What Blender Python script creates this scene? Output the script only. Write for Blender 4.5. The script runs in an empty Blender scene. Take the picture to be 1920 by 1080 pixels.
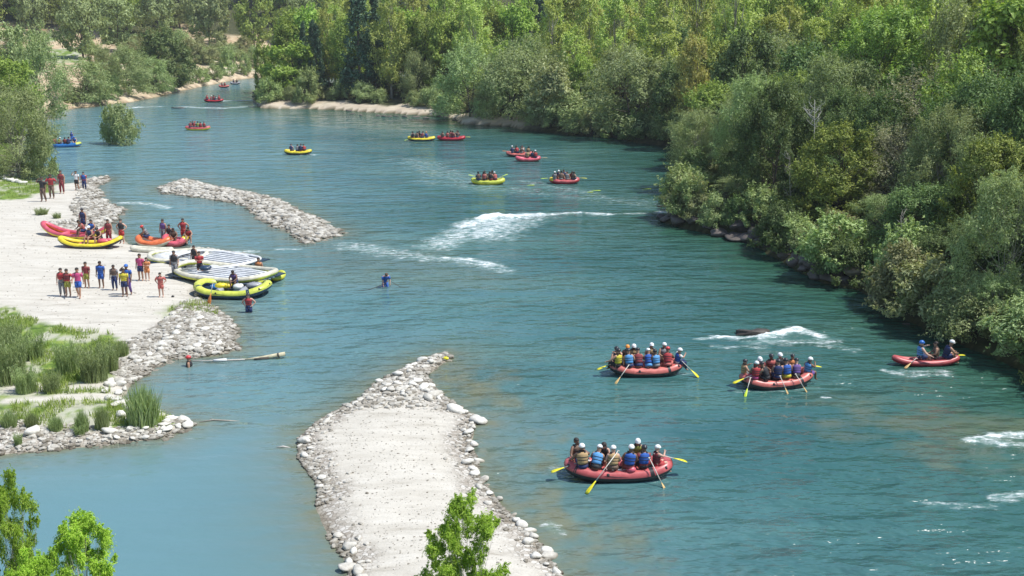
import bpy, bmesh, math, random
import numpy as np
from mathutils import Vector, Matrix
random.seed(7); RS = np.random.RandomState(11)
scn = bpy.context.scene
COL = scn.collection
PI = math.pi

# ------------------------------------------------------------------ camera geometry
CAMZ = 18.0; F = 2059.0; TH = math.atan(520.0/F)
CT, ST = math.cos(TH), math.sin(TH)
def ray(px, py):
    a = (px-960)/F; b = (540-py)/F
    return (a, CT+b*ST, -ST+b*CT)
def on_z(px, py, z=0.0):
    d = ray(px, py)
    t = (z-CAMZ)/min(d[2], -1e-3)
    return (d[0]*t, d[1]*t)
def at_depth(px, py, D):
    d = ray(px, py); t = D/d[1]
    return Vector((d[0]*t, D, CAMZ+d[2]*t))

# ------------------------------------------------------------------ numpy noise
def _h(ix, iy, s):
    n = (ix.astype(np.int64)*374761393 + iy.astype(np.int64)*668265263 + s*1442695041) & 0x7fffffff
    n = ((n ^ (n >> 13))*1274126177) & 0x7fffffff
    return ((n ^ (n >> 16)) & 0xffff)/65535.0
def vnoise(x, y, s=0):
    x = np.asarray(x, float); y = np.asarray(y, float)
    ix = np.floor(x); iy = np.floor(y); fx = x-ix; fy = y-iy
    fx = fx*fx*(3-2*fx); fy = fy*fy*(3-2*fy)
    a = _h(ix, iy, s); b = _h(ix+1, iy, s); c = _h(ix, iy+1, s); d = _h(ix+1, iy+1, s)
    return (a*(1-fx)+b*fx)*(1-fy)+(c*(1-fx)+d*fx)*fy
def fbm(x, y, s=0, o=4):
    r = 0; a = .5; t = 0
    for i in range(o):
        r = r+a*vnoise(x*2**i, y*2**i, s+i*17); t += a; a *= .55
    return r/t
def sst(a, b, x):
    t = np.clip((x-a)/(b-a), 0, 1); return t*t*(3-2*t)

# ------------------------------------------------------------------ shorelines (world polygons)
def P(pts): return [on_z(*p) for p in pts]
LEFT = P([(640,140),(560,143),(475,146),(430,152),(400,158),(360,166),(330,172),(300,180),(250,190),(200,197),(150,202),(90,209),
 (60,222),(50,240),(45,262),(40,290),(30,320),(20,334),(60,341),(110,347),(140,343),(165,337),(200,333),(203,340),(180,350),(188,372),
 (235,393),(215,412),(200,425),(222,440),(240,458),(300,467),(380,468),(465,478),(470,490),(425,500),(400,520),(365,545),(372,562),
 (402,580),(430,600),(445,625),(425,640),(447,655),(400,668),(330,672),(290,690),(245,720),(232,745),(300,775),(372,797),(310,820),
 (200,835),(100,845),(0,855),(-300,875)])
LEFT += [(-160,44),(-400,30),(-1700,30),(-1700,1700),(1700,1700),(1700,560),(500,480),(150,420)]
RIGHT = P([(478,172),(474,186),(484,200),(500,204),(560,203),(640,207),(720,212),(800,217),(850,222),(870,233),(950,237),(1000,246),
 (1090,254),(1150,257),(1200,269),(1262,274),(1275,300),(1280,330),(1275,370),(1262,396),(1240,414),(1265,425),(1300,432),(1400,452),(1460,487),
 (1540,530),(1610,543),(1700,602),(1800,645),(1860,668),(1920,698),(2050,760),(2300,860)])
RIGHT += [(60,40),(900,20),(1700,30),(1700,700),(500,600),(150,440),(60,330),(-20,290)]
BARM = P([(300,352),(345,337),(385,348),(470,362),(520,378),(575,402),(615,425),(640,438),(610,447),(575,456),(545,438),(495,412),(465,386),(440,379),(380,370),(310,361)])
BARC = P([(838,661),(846,670),(815,690),(800,705),(825,738),(862,768),(905,785),(885,800),(880,830),(900,870),(895,890),(940,950),(1000,1005),(1048,1075),(1130,1200),
 (640,1200),(655,1060),(612,1005),(592,950),(600,915),(560,860),(560,822),(615,778),(677,748),(702,722),(780,680)])
NEAR = [(-300,-80),(300,-80),(300,16),(40,24),(12,27.5),(-12,27.5),(-30,25),(-300,20)]
POLYS = {'L': LEFT, 'R': RIGHT, 'M': BARM, 'C': BARC, 'N': NEAR}
def pdist(poly, x, y):
    """signed distance, positive inside"""
    x = np.asarray(x, float).ravel(); y = np.asarray(y, float).ravel()
    best = np.full(x.shape, 1e18); ins = np.zeros(x.shape, bool)
    n = len(poly)
    for i in range(n):
        ax, ay = poly[i]; bx, by = poly[(i+1) % n]
        dx, dy = bx-ax, by-ay
        t = np.clip(((x-ax)*dx+(y-ay)*dy)/(dx*dx+dy*dy+1e-12), 0, 1)
        qx = x-ax-t*dx; qy = y-ay-t*dy
        best = np.minimum(best, qx*qx+qy*qy)
        c = ((ay > y) != (by > y))
        with np.errstate(divide='ignore', invalid='ignore'):
            xi = ax+(y-ay)*dx/(dy if abs(dy) > 1e-12 else 1e-12)
        ins ^= c & (x < xi)
    d = np.sqrt(best)
    return np.where(ins, d, -d)
def wob(x, y):
    s = np.clip(np.asarray(y)/90.0, .4, 2.5)
    return (fbm(x/1.7, y/1.7, 3, 3)-.5)*1.1*s*.7
def dists(x, y):
    w = wob(x, y)
    return {k: pdist(p, x, y)+w for k, p in POLYS.items()}
def height(x, y, ds=None):
    x = np.asarray(x, float).ravel(); y = np.asarray(y, float).ravel()
    ds = ds or dists(x, y)
    n1 = fbm(x/3.1, y/3.1, 9, 4)-.5; n2 = fbm(x/22.0, y/22.0, 5, 3)-.5
    dl = np.maximum(ds['L'], 0); dr = np.maximum(ds['R'], 0); dm = np.maximum(ds['M'], 0); dc = np.maximum(ds['C'], 0); dn = np.maximum(ds['N'], 0)
    far = sst(185, 215, y)
    hill = sst(345, 640, y)*60
    zl = .30*(1-np.exp(-dl/1.0))+.012*np.minimum(dl, 40)+n1*.16*np.clip(dl/3, 0, 1)
    zl = zl+far*(.9*(1-np.exp(-dl/2.0))+.085*np.minimum(dl, 160)*(1+n2*.6))+hill*np.clip(dl/60, 0, 1)
    s = .26-.16*sst(165, 195, y)
    zr = .7*(1-np.exp(-dr/.8))+38*(1-np.exp(-s*dr/38))+n1*.7*np.clip(dr/4, 0, 1)+hill*np.clip(dr/60, 0, 1)
    zm = .35*(1-np.exp(-dm/1.6))+n1*.2*np.clip(dm, 0, 1)
    zc = .34*(1-np.exp(-dc/1.1))+n1*.18*np.clip(dc, 0, 1)
    zn = .8*(1-np.exp(-dn/1.0))+.5*np.clip(dn-3, 0, 27)
    z = np.maximum.reduce([zl*(ds['L'] > 0), zr*(ds['R'] > 0), zm*(ds['M'] > 0), zc*(ds['C'] > 0), zn*(ds['N'] > 0)])
    dmax = np.maximum.reduce(list(ds.values()))
    return np.where(dmax > 0, z, np.maximum(dmax*.35, -2.2))
def gz(x, y): return float(height(np.array([x]), np.array([y]))[0])
def ground(px, py):
    z = 0.0
    for _ in range(7):
        x, y = on_z(px, py, z); z = .5*z+.5*max(gz(x, y), 0) if _ else max(gz(x, y), 0)
    x, y = on_z(px, py, z)
    return Vector((x, y, max(gz(x, y), 0)))
def in_px_poly(x, y, pts):
    return pdist(P(pts), x, y)

# ------------------------------------------------------------------ node helpers
def mat(name):
    m = bpy.data.materials.new(name); m.use_nodes = True
    nt = m.node_tree; nt.nodes.clear()
    return m, nt
def N(nt, typ, **kw):
    n = nt.nodes.new(typ)
    for k, v in kw.items():
        if k.startswith('i_'):
            key = k[2:]; key = int(key) if key.isdigit() else key.replace('_', ' ')
            n.inputs[key].default_value = v
        else: setattr(n, k, v)
    return n
def LK(nt, a, b): nt.links.new(a, b)
def math_(nt, op, a, b=None, c=None, clamp=False):
    n = nt.nodes.new('ShaderNodeMath'); n.operation = op; n.use_clamp = clamp
    for i, v in enumerate((a, b, c)):
        if v is None: continue
        if isinstance(v, (int, float)): n.inputs[i].default_value = v
        else: LK(nt, v, n.inputs[i])
    return n.outputs[0]
def mixc(nt, fac, a, b, mode='MIX'):
    n = nt.nodes.new('ShaderNodeMix'); n.data_type = 'RGBA'; n.blend_type = mode
    for i, v in ((0, fac), (6, a), (7, b)):
        if isinstance(v, (int, float)): n.inputs[i].default_value = v
        elif isinstance(v, tuple): n.inputs[i].default_value = (*v[:3], 1)
        else: LK(nt, v, n.inputs[i])
    return n.outputs[2]
def ramp(nt, fac, stops):
    n = nt.nodes.new('ShaderNodeValToRGB'); e = n.color_ramp.elements
    while len(e) > 1: e.remove(e[-1])
    e[0].position = stops[0][0]; e[0].color = (*stops[0][1], 1)
    for p, c in stops[1:]:
        k = e.new(p); k.color = (*c, 1)
    LK(nt, fac, n.inputs[0]); return n.outputs[0]
def noise(nt, scale, detail=3, vec=None, rough=.55, dim='3D'):
    n = nt.nodes.new('ShaderNodeTexNoise'); n.noise_dimensions = dim
    n.inputs['Scale'].default_value = scale; n.inputs['Detail'].default_value = detail; n.inputs['Roughness'].default_value = rough
    if vec is not None: LK(nt, vec, n.inputs['Vector'])
    return n.outputs['Fac']
def objco(nt): return nt.nodes.new('ShaderNodeTexCoord').outputs['Object']
def geopos(nt): return nt.nodes.new('ShaderNodeNewGeometry').outputs['Position']
def out(nt, sh):
    o = nt.nodes.new('ShaderNodeOutputMaterial'); LK(nt, sh, o.inputs['Surface'])
def bump(nt, h, strength, dist):
    b = nt.nodes.new('ShaderNodeBump'); LK(nt, h, b.inputs['Height'])
    b.inputs['Distance'].default_value = dist
    if isinstance(strength, (int, float)): b.inputs['Strength'].default_value = strength
    else: LK(nt, strength, b.inputs['Strength'])
    return b.outputs[0]
def principled(nt, base, rough=.6, normal=None, **kw):
    p = nt.nodes.new('ShaderNodeBsdfPrincipled')
    if isinstance(base, tuple): p.inputs['Base Color'].default_value = (*base[:3], 1)
    else: LK(nt, base, p.inputs['Base Color'])
    if isinstance(rough, (int, float)): p.inputs['Roughness'].default_value = rough
    else: LK(nt, rough, p.inputs['Roughness'])
    if normal is not None: LK(nt, normal, p.inputs['Normal'])
    for k, v in kw.items(): p.inputs[k.replace('_', ' ')].default_value = v
    return p.outputs[0]
_pc = {}
def paint(name, col, rough=.5, var=.18, scale=6, bmp=0.0):
    """simple worn surface: colour varied by two noises"""
    key = name
    if key in _pc: return _pc[key]
    m, nt = mat(name); co = objco(nt)
    n1 = noise(nt, scale, 4, co); n2 = noise(nt, scale*6, 2, co)
    f = math_(nt, 'ADD', math_(nt, 'MULTIPLY', n1, .7), math_(nt, 'MULTIPLY', n2, .3))
    lo = tuple(c*(1-var) for c in col); hi = tuple(min(1, c*(1+var)+.01) for c in col)
    c = ramp(nt, f, [(.3, lo), (.7, hi)])
    nm = bump(nt, n2, .4, bmp) if bmp else None
    out(nt, principled(nt, c, rough, nm)); _pc[key] = m
    return m

# ------------------------------------------------------------------ mesh helpers
def mesh_np(name, V, Fq, mats, midx=None, smooth=False, attrs=None):
    """V (n,3), Fq (m,k) faces of equal size"""
    me = bpy.data.meshes.new(name)
    V = np.asarray(V, np.float32); Fq = np.asarray(Fq, np.int32); m, k = Fq.shape
    me.vertices.add(len(V)); me.vertices.foreach_set('co', V.ravel())
    me.loops.add(m*k); me.loops.foreach_set('vertex_index', Fq.ravel())
    me.polygons.add(m); me.polygons.foreach_set('loop_start', np.arange(m, dtype=np.int32)*k)
    try: me.polygons.foreach_set('loop_total', np.full(m, k, np.int32))
    except Exception: pass
    if midx is not None: me.polygons.foreach_set('material_index', np.asarray(midx, np.int32))
    me.polygons.foreach_set('use_smooth', np.full(m, smooth))
    for mm in mats: me.materials.append(mm)
    if attrs:
        for an, av in attrs.items():
            a = me.attributes.new(an, 'FLOAT', 'POINT'); a.data.foreach_set('value', np.asarray(av, np.float32))
    me.update(calc_edges=True)
    return me
class MB:
    def __init__(s): s.v = []; s.f = []; s.m = []
    def add(s, vs, fs, mi=0):
        o = len(s.v); s.v += [tuple(v) for v in vs]; s.f += [tuple(i+o for i in f) for f in fs]
        s.m += (mi if isinstance(mi, list) else [mi]*len(fs))
    def tube(s, pts, rad, seg=8, mi=0, cap=True, closed=False, up=None, mfun=None):
        pts = [Vector(p) for p in pts]; n = len(pts); vs = []; fs = []; ms = []
        prev = None
        for i, p in enumerate(pts):
            a = pts[(i-1) % n] if (closed or i > 0) else pts[0]
            b = pts[(i+1) % n] if (closed or i < n-1) else pts[-1]
            t = (b-a).normalized() if (b-a).length > 1e-9 else Vector((0, 0, 1))
            if up is not None: ref = Vector(up)
            else: ref = prev if prev is not None else (Vector((0, 0, 1)) if abs(t.z) < .9 else Vector((0, 1, 0)))
            u = (ref-t*ref.dot(t))
            u = u.normalized() if u.length > 1e-6 else t.orthogonal().normalized()
            prev = u; w = t.cross(u)
            r = rad[i] if isinstance(rad, (list, tuple)) else rad
            rx, ry = r if isinstance(r, (list, tuple)) else (r, r)
            for k in range(seg):
                an = 2*PI*k/seg
                vs.append(p+w*(math.cos(an)*rx)+u*(math.sin(an)*ry))
        rings = n if closed else n-1
        for i in range(rings):
            j = (i+1) % n
            for k in range(seg):
                k2 = (k+1) % seg
                fs.append((i*seg+k, i*seg+k2, j*seg+k2, j*seg+k)); ms.append(mfun(i, (k+.5)/seg) if mfun else mi)
        if cap and not closed:
            fs.append(tuple(range(seg))[::-1]); ms.append(mi)
            fs.append(tuple((n-1)*seg+k for k in range(seg))); ms.append(mi)
        s.add(vs, fs, ms); return s
    def ball(s, c, r, seg=10, rings=7, mi=0, zmin=-1.0, rot=None):
        c = Vector(c); r = r if isinstance(r, (list, tuple)) else (r, r, r); vs = []; fs = []
        a0 = math.asin(max(-1, zmin))
        for i in range(rings+1):
            a = a0+(PI/2-a0)*i/rings
            for k in range(seg):
                b = 2*PI*k/seg
                v = Vector((math.cos(a)*math.cos(b)*r[0], math.cos(a)*math.sin(b)*r[1], math.sin(a)*r[2]))
                if rot: v = rot @ v
                vs.append(c+v)
        for i in range(rings):
            for k in range(seg):
                k2 = (k+1) % seg
                fs.append((i*seg+k, i*seg+k2, (i+1)*seg+k2, (i+1)*seg+k))
        fs.append(tuple(range(seg))[::-1])
        s.add(vs, fs, mi); return s
    def box(s, c, h, mi=0, rot=None):
        c = Vector(c); vs = []
        for x in (-1, 1):
            for y in (-1, 1):
                for z in (-1, 1):
                    v = Vector((x*h[0], y*h[1], z*h[2]))
                    vs.append(c+(rot @ v if rot else v))
        s.add(vs, [(0,1,3,2),(4,6,7,5),(0,4,5,1),(2,3,7,6),(0,2,6,4),(1,5,7,3)], mi); return s
    def mesh(s, name, mats, smooth=True):
        me = bpy.data.meshes.new(name); me.from_pydata(s.v, [], s.f)
        for m in mats: me.materials.append(m)
        me.polygons.foreach_set('material_index', s.m)
        me.polygons.foreach_set('use_smooth', [smooth]*len(s.f)); me.update()
        return me
def link(name, me, parent=None, loc=None):
    o = bpy.data.objects.new(name, me); COL.objects.link(o)
    if parent is not None: o.parent = parent
    if loc is not None: o.location = loc
    return o
def tag(o, label=None, cat=None, group=None, kind=None):
    for k, v in (('label', label), ('category', cat), ('group', group), ('kind', kind)):
        if v: o[k] = v
    return o
def empty(name, loc, rz=0, sc=1.0):
    o = bpy.data.objects.new(name, None); COL.objects.link(o); o.empty_display_size = .3
    o.location = loc; o.rotation_euler = (0, 0, rz); o.scale = (sc, sc, sc) if isinstance(sc, (int, float)) else sc
    return o
# ------------------------------------------------------------------ camera, light, sky
cam = bpy.data.cameras.new('camera'); co_ = bpy.data.objects.new('camera', cam); COL.objects.link(co_)
co_.location = (0, 0, CAMZ); co_.rotation_euler = (PI/2-TH, 0, 0)
cam.sensor_width = 36; cam.lens = F/1920*36; cam.clip_start = .5; cam.clip_end = 6000
scn.camera = co_
SUN_EL = math.radians(61); SUN_AZ = math.radians(97)      # azimuth from +Y (away from the camera) towards +X
sd = Vector((math.sin(SUN_AZ)*math.cos(SUN_EL), math.cos(SUN_AZ)*math.cos(SUN_EL), math.sin(SUN_EL)))
sl = bpy.data.lights.new('sun', 'SUN'); sl.energy = 5.0; sl.angle = math.radians(.5); sl.color = (1, .975, .93)
so = bpy.data.objects.new('sun', sl); COL.objects.link(so); so.rotation_euler = (-sd).to_track_quat('-Z', 'Y').to_euler(); so.location = (0, 0, 80)
w = bpy.data.worlds.new('World'); scn.world = w; w.use_nodes = True; nt = w.node_tree; nt.nodes.clear()
sky = nt.nodes.new('ShaderNodeTexSky'); sky.sky_type = 'NISHITA'; sky.sun_disc = False
sky.sun_elevation = SUN_EL; sky.sun_rotation = SUN_AZ; sky.altitude = 300; sky.air_density = 1.1; sky.dust_density = .6; sky.ozone_density = 2.0
bg = nt.nodes.new('ShaderNodeBackground'); bg.inputs[1].default_value = .15
wo = nt.nodes.new('ShaderNodeOutputWorld'); LK(nt, sky.outputs[0], bg.inputs[0]); LK(nt, bg.outputs[0], wo.inputs[0])
scn.view_settings.view_transform = 'Standard'; scn.view_settings.look = 'None'; scn.view_settings.exposure = .12; scn.view_settings.gamma = 1
scn.cycles.max_bounces = 6; scn.cycles.diffuse_bounces = 3; scn.cycles.glossy_bounces = 2; scn.cycles.transmission_bounces = 3
scn.cycles.caustics_reflective = False; scn.cycles.caustics_refractive = False
scn.cycles.use_denoising = True; scn.cycles.sample_clamp_direct = 1.6

# ------------------------------------------------------------------ terrain
def fan(y0, y1, rows, tmax, cols, apex=-30.0, dense=.52):
    d = np.geomspace(y0-apex, y1-apex, rows)
    nd = int(cols*.82); ns = (cols-nd)//2
    t = np.concatenate([np.linspace(-tmax, -dense, ns, endpoint=False), np.linspace(-dense, dense, nd), np.linspace(dense, tmax, ns+1)[1:]])
    DD, TT = np.meshgrid(d, t, indexing='ij')
    X = (TT*DD).ravel(); Y = (DD+apex).ravel()
    r, c = DD.shape
    i = np.arange(r-1)[:, None]*c+np.arange(c-1)[None, :]
    Fq = np.stack([i, i+1, i+c+1, i+c], -1).reshape(-1, 4)
    return X, Y, Fq
X, Y, Fq = fan(1, 1650, 860, 1.05, 560)
DS = dists(X, Y); Z = height(X, Y, DS)
SHORT = fbm(X/1.3, Y/1.3, 41, 4)
def zone(pts, soft, amp=2.2):
    d = pdist(P(pts), X, Y)+(fbm(X/4, Y/4, 23, 4)-.5)*amp*2+(fbm(X/.6, Y/.6, 27, 3)-.5)*1.2
    return sst(-soft, soft, d)
G_LOW = [(-300,590),(20,585),(70,612),(130,628),(215,635),(240,655),(205,690),(180,722),(232,742),(290,768),(330,788),(300,806),(150,822),(60,815),(-300,830)]
G_UP = [(-200,330),(20,338),(60,344),(100,350),(95,366),(40,378),(-200,395)]
G_T = [(330,572),(385,565),(415,590),(380,612),(320,625),(290,622)]
grass = np.maximum.reduce([zone(G_LOW, .3, 1.3), zone(G_UP, .6), zone(G_T, .4, 2.0)*.45])
for (a, b, wd) in (((20,765),(235,748),.30),((150,735),(235,728),.35),((40,742),(70,742),.6),((235,735),(280,760),.5),((120,752),(200,746),.2)):
    pa, pb = on_z(*a), on_z(*b)
    dx, dy = pb[0]-pa[0], pb[1]-pa[1]; t = np.clip(((X-pa[0])*dx+(Y-pa[1])*dy)/(dx*dx+dy*dy), 0, 1)
    dd = np.hypot(X-pa[0]-t*dx, Y-pa[1]-t*dy); grass *= sst(wd, wd+.5, dd+(SHORT-.5)*.6)
farl = sst(188, 205, Y)*(DS['L'] > 0)
fn = fbm(X/14, Y/14, 71, 4)
grass = np.maximum(grass, farl*sst(3, 9, DS['L'])*sst(.52, .60, fn))
dry = farl*(1-sst(.52, .60, fn))*sst(2, 7, DS['L'])
dry = np.maximum(dry, .85*(DS['L'] > -1)*sst(180, 192, Y)*(1-grass)); dry = np.maximum(dry, .55*(DS['R'] > -1)*sst(160, 170, Y))
farwood = sst(368, 385, Y+(fn-.5)*60)*(DS['L'] > 0)
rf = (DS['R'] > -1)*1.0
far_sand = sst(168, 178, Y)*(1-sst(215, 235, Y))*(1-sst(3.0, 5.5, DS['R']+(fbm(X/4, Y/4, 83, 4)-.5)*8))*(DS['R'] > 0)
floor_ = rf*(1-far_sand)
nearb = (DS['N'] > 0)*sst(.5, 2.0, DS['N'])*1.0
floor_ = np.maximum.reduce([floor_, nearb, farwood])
GRAV = [[(150,345),(200,330),(205,345),(195,375),(240,395),(210,425),(160,430),(90,440),(100,425),(150,418),(135,395),(150,370)],
 [(300,350),(345,335),(470,360),(640,438),(575,458),(380,372)],
 [(360,466),(470,474),(472,494),(430,500),(370,486)],
 [(370,560),(405,580),(450,620),(450,658),(330,675),(290,692),(240,722),(205,700),(215,660),(300,625),(340,585)],
 [(-200,800),(60,806),(200,815),(310,806),(330,790),(375,797),(310,822),(0,857),(-200,866)]]
gravel = np.zeros_like(X)
for g in GRAV: gravel = np.maximum(gravel, sst(-.6, .8, pdist(P(g), X, Y)+(SHORT-.5)*2))
edge = (DS['C'] > 0)*(1-sst(.5, 1.6, DS['C']+(SHORT-.5)*1.4))
tipc = (DS['C'] > 0)*sst(53, 55, Y)
gravel = np.maximum(gravel, np.maximum(edge, tipc))
grass *= .30+.70*sst(.36, .50, fbm(X/.9, Y/1.3, 29, 4))
grass = np.maximum(grass, zone([(-200,215),(45,215),(60,235),(50,260),(42,300),(32,330),(-200,335)], 2.0))
wet = 1-sst(.02, .14, Z+(SHORT-.5)*.06)
m, nt = mat('river_ground'); pos = geopos(nt)
def attr(nt, n):
    a = nt.nodes.new('ShaderNodeAttribute'); a.attribute_name = n; return a.outputs['Fac']
mp = nt.nodes.new('ShaderNodeMapping'); mp.inputs['Scale'].default_value = (.35, 1.6, 1); mp.inputs['Rotation'].default_value = (0, 0, .12); LK(nt, pos, mp.inputs[0])
s1 = noise(nt, 1.1, 8, mp.outputs[0], .68); s2 = noise(nt, .16, 4, pos); s3 = noise(nt, 9, 4, pos)
sand = ramp(nt, s1, [(.30, (.33, .295, .235)), (.41, (.49, .455, .385)), (.60, (.58, .545, .47)), (.75, (.64, .61, .54))])
sand = mixc(nt, math_(nt, 'MULTIPLY', ramp(nt, s2, [(.42, (0,)*3), (.65, (1,)*3)]), .35), sand, (.56, .52, .44), 'MIX')
sand = mixc(nt, ramp(nt, s3, [(.30, (.35,)*3), (.42, (0,)*3)]), sand, (.3, .27, .22))
vo = nt.nodes.new('ShaderNodeTexVoronoi'); vo.inputs['Scale'].default_value = 5.5; LK(nt, pos, vo.inputs['Vector'])
vo2 = nt.nodes.new('ShaderNodeTexVoronoi'); vo2.inputs['Scale'].default_value = 5.5; vo2.feature = 'DISTANCE_TO_EDGE'; LK(nt, pos, vo2.inputs['Vector'])
sepc = nt.nodes.new('ShaderNodeSeparateColor'); LK(nt, vo.outputs['Color'], sepc.inputs[0])
grv = ramp(nt, sepc.outputs[0], [(0, (.30, .26, .21)), (.5, (.45, .41, .35)), (1, (.60, .57, .51))])
grv = mixc(nt, ramp(nt, vo2.outputs['Distance'], [(0, (1,)*3), (.09, (0,)*3)]), grv, (.16, .14, .11))
gn = noise(nt, 1.7, 5, pos); gn2 = noise(nt, .25, 3, pos)
grs = ramp(nt, gn, [(.3, (.06, .11, .02)), (.5, (.15, .23, .04)), (.7, (.27, .32, .08))])
dryc = ramp(nt, noise(nt, .35, 6, pos), [(.3, (.30, .20, .12)), (.5, (.50, .38, .24)), (.7, (.60, .50, .34))])
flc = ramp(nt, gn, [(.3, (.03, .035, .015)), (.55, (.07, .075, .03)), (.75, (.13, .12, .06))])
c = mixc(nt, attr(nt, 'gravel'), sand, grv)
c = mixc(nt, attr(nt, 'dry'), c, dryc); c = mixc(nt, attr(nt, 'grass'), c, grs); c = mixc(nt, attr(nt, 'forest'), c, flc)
c = mixc(nt, math_(nt, 'MULTIPLY', attr(nt, 'wet'), .75), c, mixc(nt, 1.0, c, (.42, .38, .30), 'MULTIPLY'))
hb = math_(nt, 'ADD', math_(nt, 'MULTIPLY', s1, 1.0), math_(nt, 'MULTIPLY', s3, .35))
out(nt, principled(nt, c, .9, bump(nt, hb, .55, .12), Specular_IOR_Level=.2))
GM = m
ZZ = Z
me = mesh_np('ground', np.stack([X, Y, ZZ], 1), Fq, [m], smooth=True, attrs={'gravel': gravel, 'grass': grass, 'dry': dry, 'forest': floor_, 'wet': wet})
tag(link('ground', me), kind='structure', label='pale sandy banks, gravel and forest floor around the river')

# ------------------------------------------------------------------ water
X, Y, Fq = fan(18, 460, 820, .75, 560, apex=-12.0, dense=.5)
DS = dists(X, Y); dmx = np.maximum.reduce(list(DS.values()))
FOAM = [ # polyline px, half width m, strength
 ([(870,425),(905,412),(950,405),(1010,403)], 1.5, .92), ([(1010,403),(1085,399),(1140,402)], .8, .92), ([(1140,402),(1190,400),(1235,400)], .7, .58),
 ([(925,415),(880,432),(850,447),(820,460)], 2.4, .72), ([(940,412),(930,428),(900,440)], 2.2, .8), ([(905,410),(930,405),(960,407)], 1.0, 1.3),
 ([(1010,408),(960,425),(930,445)], 2.6, .62),
 ([(660,462),(720,470),(790,482),(830,486)], 2.2, .60), ([(835,484),(880,487),(935,498)], .8, .85), ([(870,490),(920,500),(945,508)], 1.4, .62),
 ([(1312,636),(1345,632)], .5, .85), ([(1345,632),(1380,633),(1430,632)], .42, .95), ([(1430,631),(1470,622),(1492,617)], .55, 1.08), ([(1440,629),(1490,620),(1535,630)], .6, 1.02), ([(1400,640),(1470,642),(1560,640)], .9, .62),
 ([(1345,650),(1440,652)], .5, .55), ([(1500,640),(1600,655)], 1.0, .5),
 ([(1820,826),(1860,818),(1925,815)], .5, .88), ([(1850,830),(1925,835)], .5, .72), ([(1870,935),(1935,925)], .5, .68), ([(1740,945),(1860,950)], .5, .52),
 ([(240,203),(262,201)], 1.5, .85), ([(268,201),(300,200)], 1.5, .7), ([(345,200),(372,202)], 2.0, .7), ([(380,202),(420,203)], 1.6, .8), ([(430,202),(478,199)], 2.4, .66), ([(400,190),(470,188)], 1.5, .9),
 ([(520,468),(560,467)], .6, .75), ([(445,471),(480,472)], .6, .7), ([(230,380),(290,383),(310,390)], .9, .72),
 ([(560,290),(590,290)], .8, .72), ([(1540,745),(1555,746)], .2, .8), ([(1700,700),(1770,700)], .9, .62), ([(1660,695),(1690,700)], .3, .9),
 ([(980,340),(1110,362)], 2.0, .45), ([(760,300),(900,345)], 6.0, .44), ([(800,340),(1200,380)], 5.0, .42), ([(1040,880),(1250,905)], .5, .42), ([(1245,398),(1290,396)], .8, .9),
 ([(1030,985),(1050,1000)], .5, .6), ([(1140,705),(1290,700)], .6, .45), ([(1380,735),(1530,728)], .5, .5)]
foam = np.zeros_like(X)
fw = (fbm(X/1.1, Y/1.1, 91, 3)-.5)
for pl, wd, st in FOAM:
    for a, b in zip(pl[:-1], pl[1:]):
        pa, pb = on_z(*a), on_z(*b); dx, dy = pb[0]-pa[0], pb[1]-pa[1]
        msk = (Y > min(pa[1], pb[1])-wd*4) & (Y < max(pa[1], pb[1])+wd*4)
        xx, yy = X[msk], Y[msk]
        t = np.clip(((xx-pa[0])*dx+(yy-pa[1])*dy)/(dx*dx+dy*dy), 0, 1)
        d = np.hypot(xx-pa[0]-t*dx, yy-pa[1]-t*dy)+fw[msk]*wd*.9
        foam[msk] = np.maximum(foam[msk], st*np.exp(-(np.maximum(d, 0)/wd)**2))
crest = np.maximum(foam-.75, 0)
spik = fbm(X/.45, Y/.45, 55, 3)
lump = fbm(X/1.6, Y/1.2, 57, 3)
Zw = .02*(fbm(X/2.3, Y/1.1, 31, 3)-.5)*2+foam*.10*(lump-.35)+crest*(.40*lump+.50*spik-.1)
Zw += np.where(foam > .35, (spik-.5)*.10*foam, 0)
calm = np.maximum.reduce([sst(-1.5, 2.5, pdist(P([(-400,870),(0,860),(370,800),(560,770),(600,700),(520,690),(560,850),(600,1000),(640,1200),(-400,1200)]), X, Y)),
    .5*sst(-2, 4, pdist(P([(240,700),(600,690),(760,670),(540,560),(400,680)]), X, Y)),
    .75*sst(-4, 6, pdist(P([(480,206),(860,225),(1000,250),(760,245),(500,235)]), X, Y))])
db = -np.maximum.reduce([DS['C'], DS['L'], DS['M'], DS['N']])
shal = np.exp(-np.maximum(db, 0)/1.6)*.9
s_a = sst(-2.5, 1.5, pdist(P([(840,665),(900,700),(960,800),(960,900),(1080,1000),(1200,1110),(1000,1110),(870,850),(800,720)]), X, Y)+(fbm(X/1.5, Y/1.5, 61, 4)-.5)*8)*.8
s_b = sst(-1.5, 1.5, pdist(P([(240,720),(330,700),(380,690),(520,660),(500,600),(430,600),(300,680)]), X, Y)+(fbm(X/1.8, Y/1.8, 63, 4)-.5)*5)*.25
s_c = sst(-3, 5, pdist(P([(640,450),(800,460),(960,500),(960,530),(700,560),(560,520),(560,470)]), X, Y)+(fbm(X/3, Y/3, 64, 4)-.5)*9)*.5
s_d = sst(-1.5, 3, pdist(P([(1560,740),(1700,760),(1960,790),(1960,880),(1700,850),(1580,790)]), X, Y)+(fbm(X/1.6, Y/1.6, 65, 4)-.5)*9)*.6
shal = np.maximum.reduce([shal, s_a, s_b, s_c*.6, s_d*.75])
green = np.exp(-np.maximum(-DS['R'], 0)/15.0)  # painted reflection of the bank trees, fading out from the right shore
m, nt = mat('river_water'); pos = geopos(nt)
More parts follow.
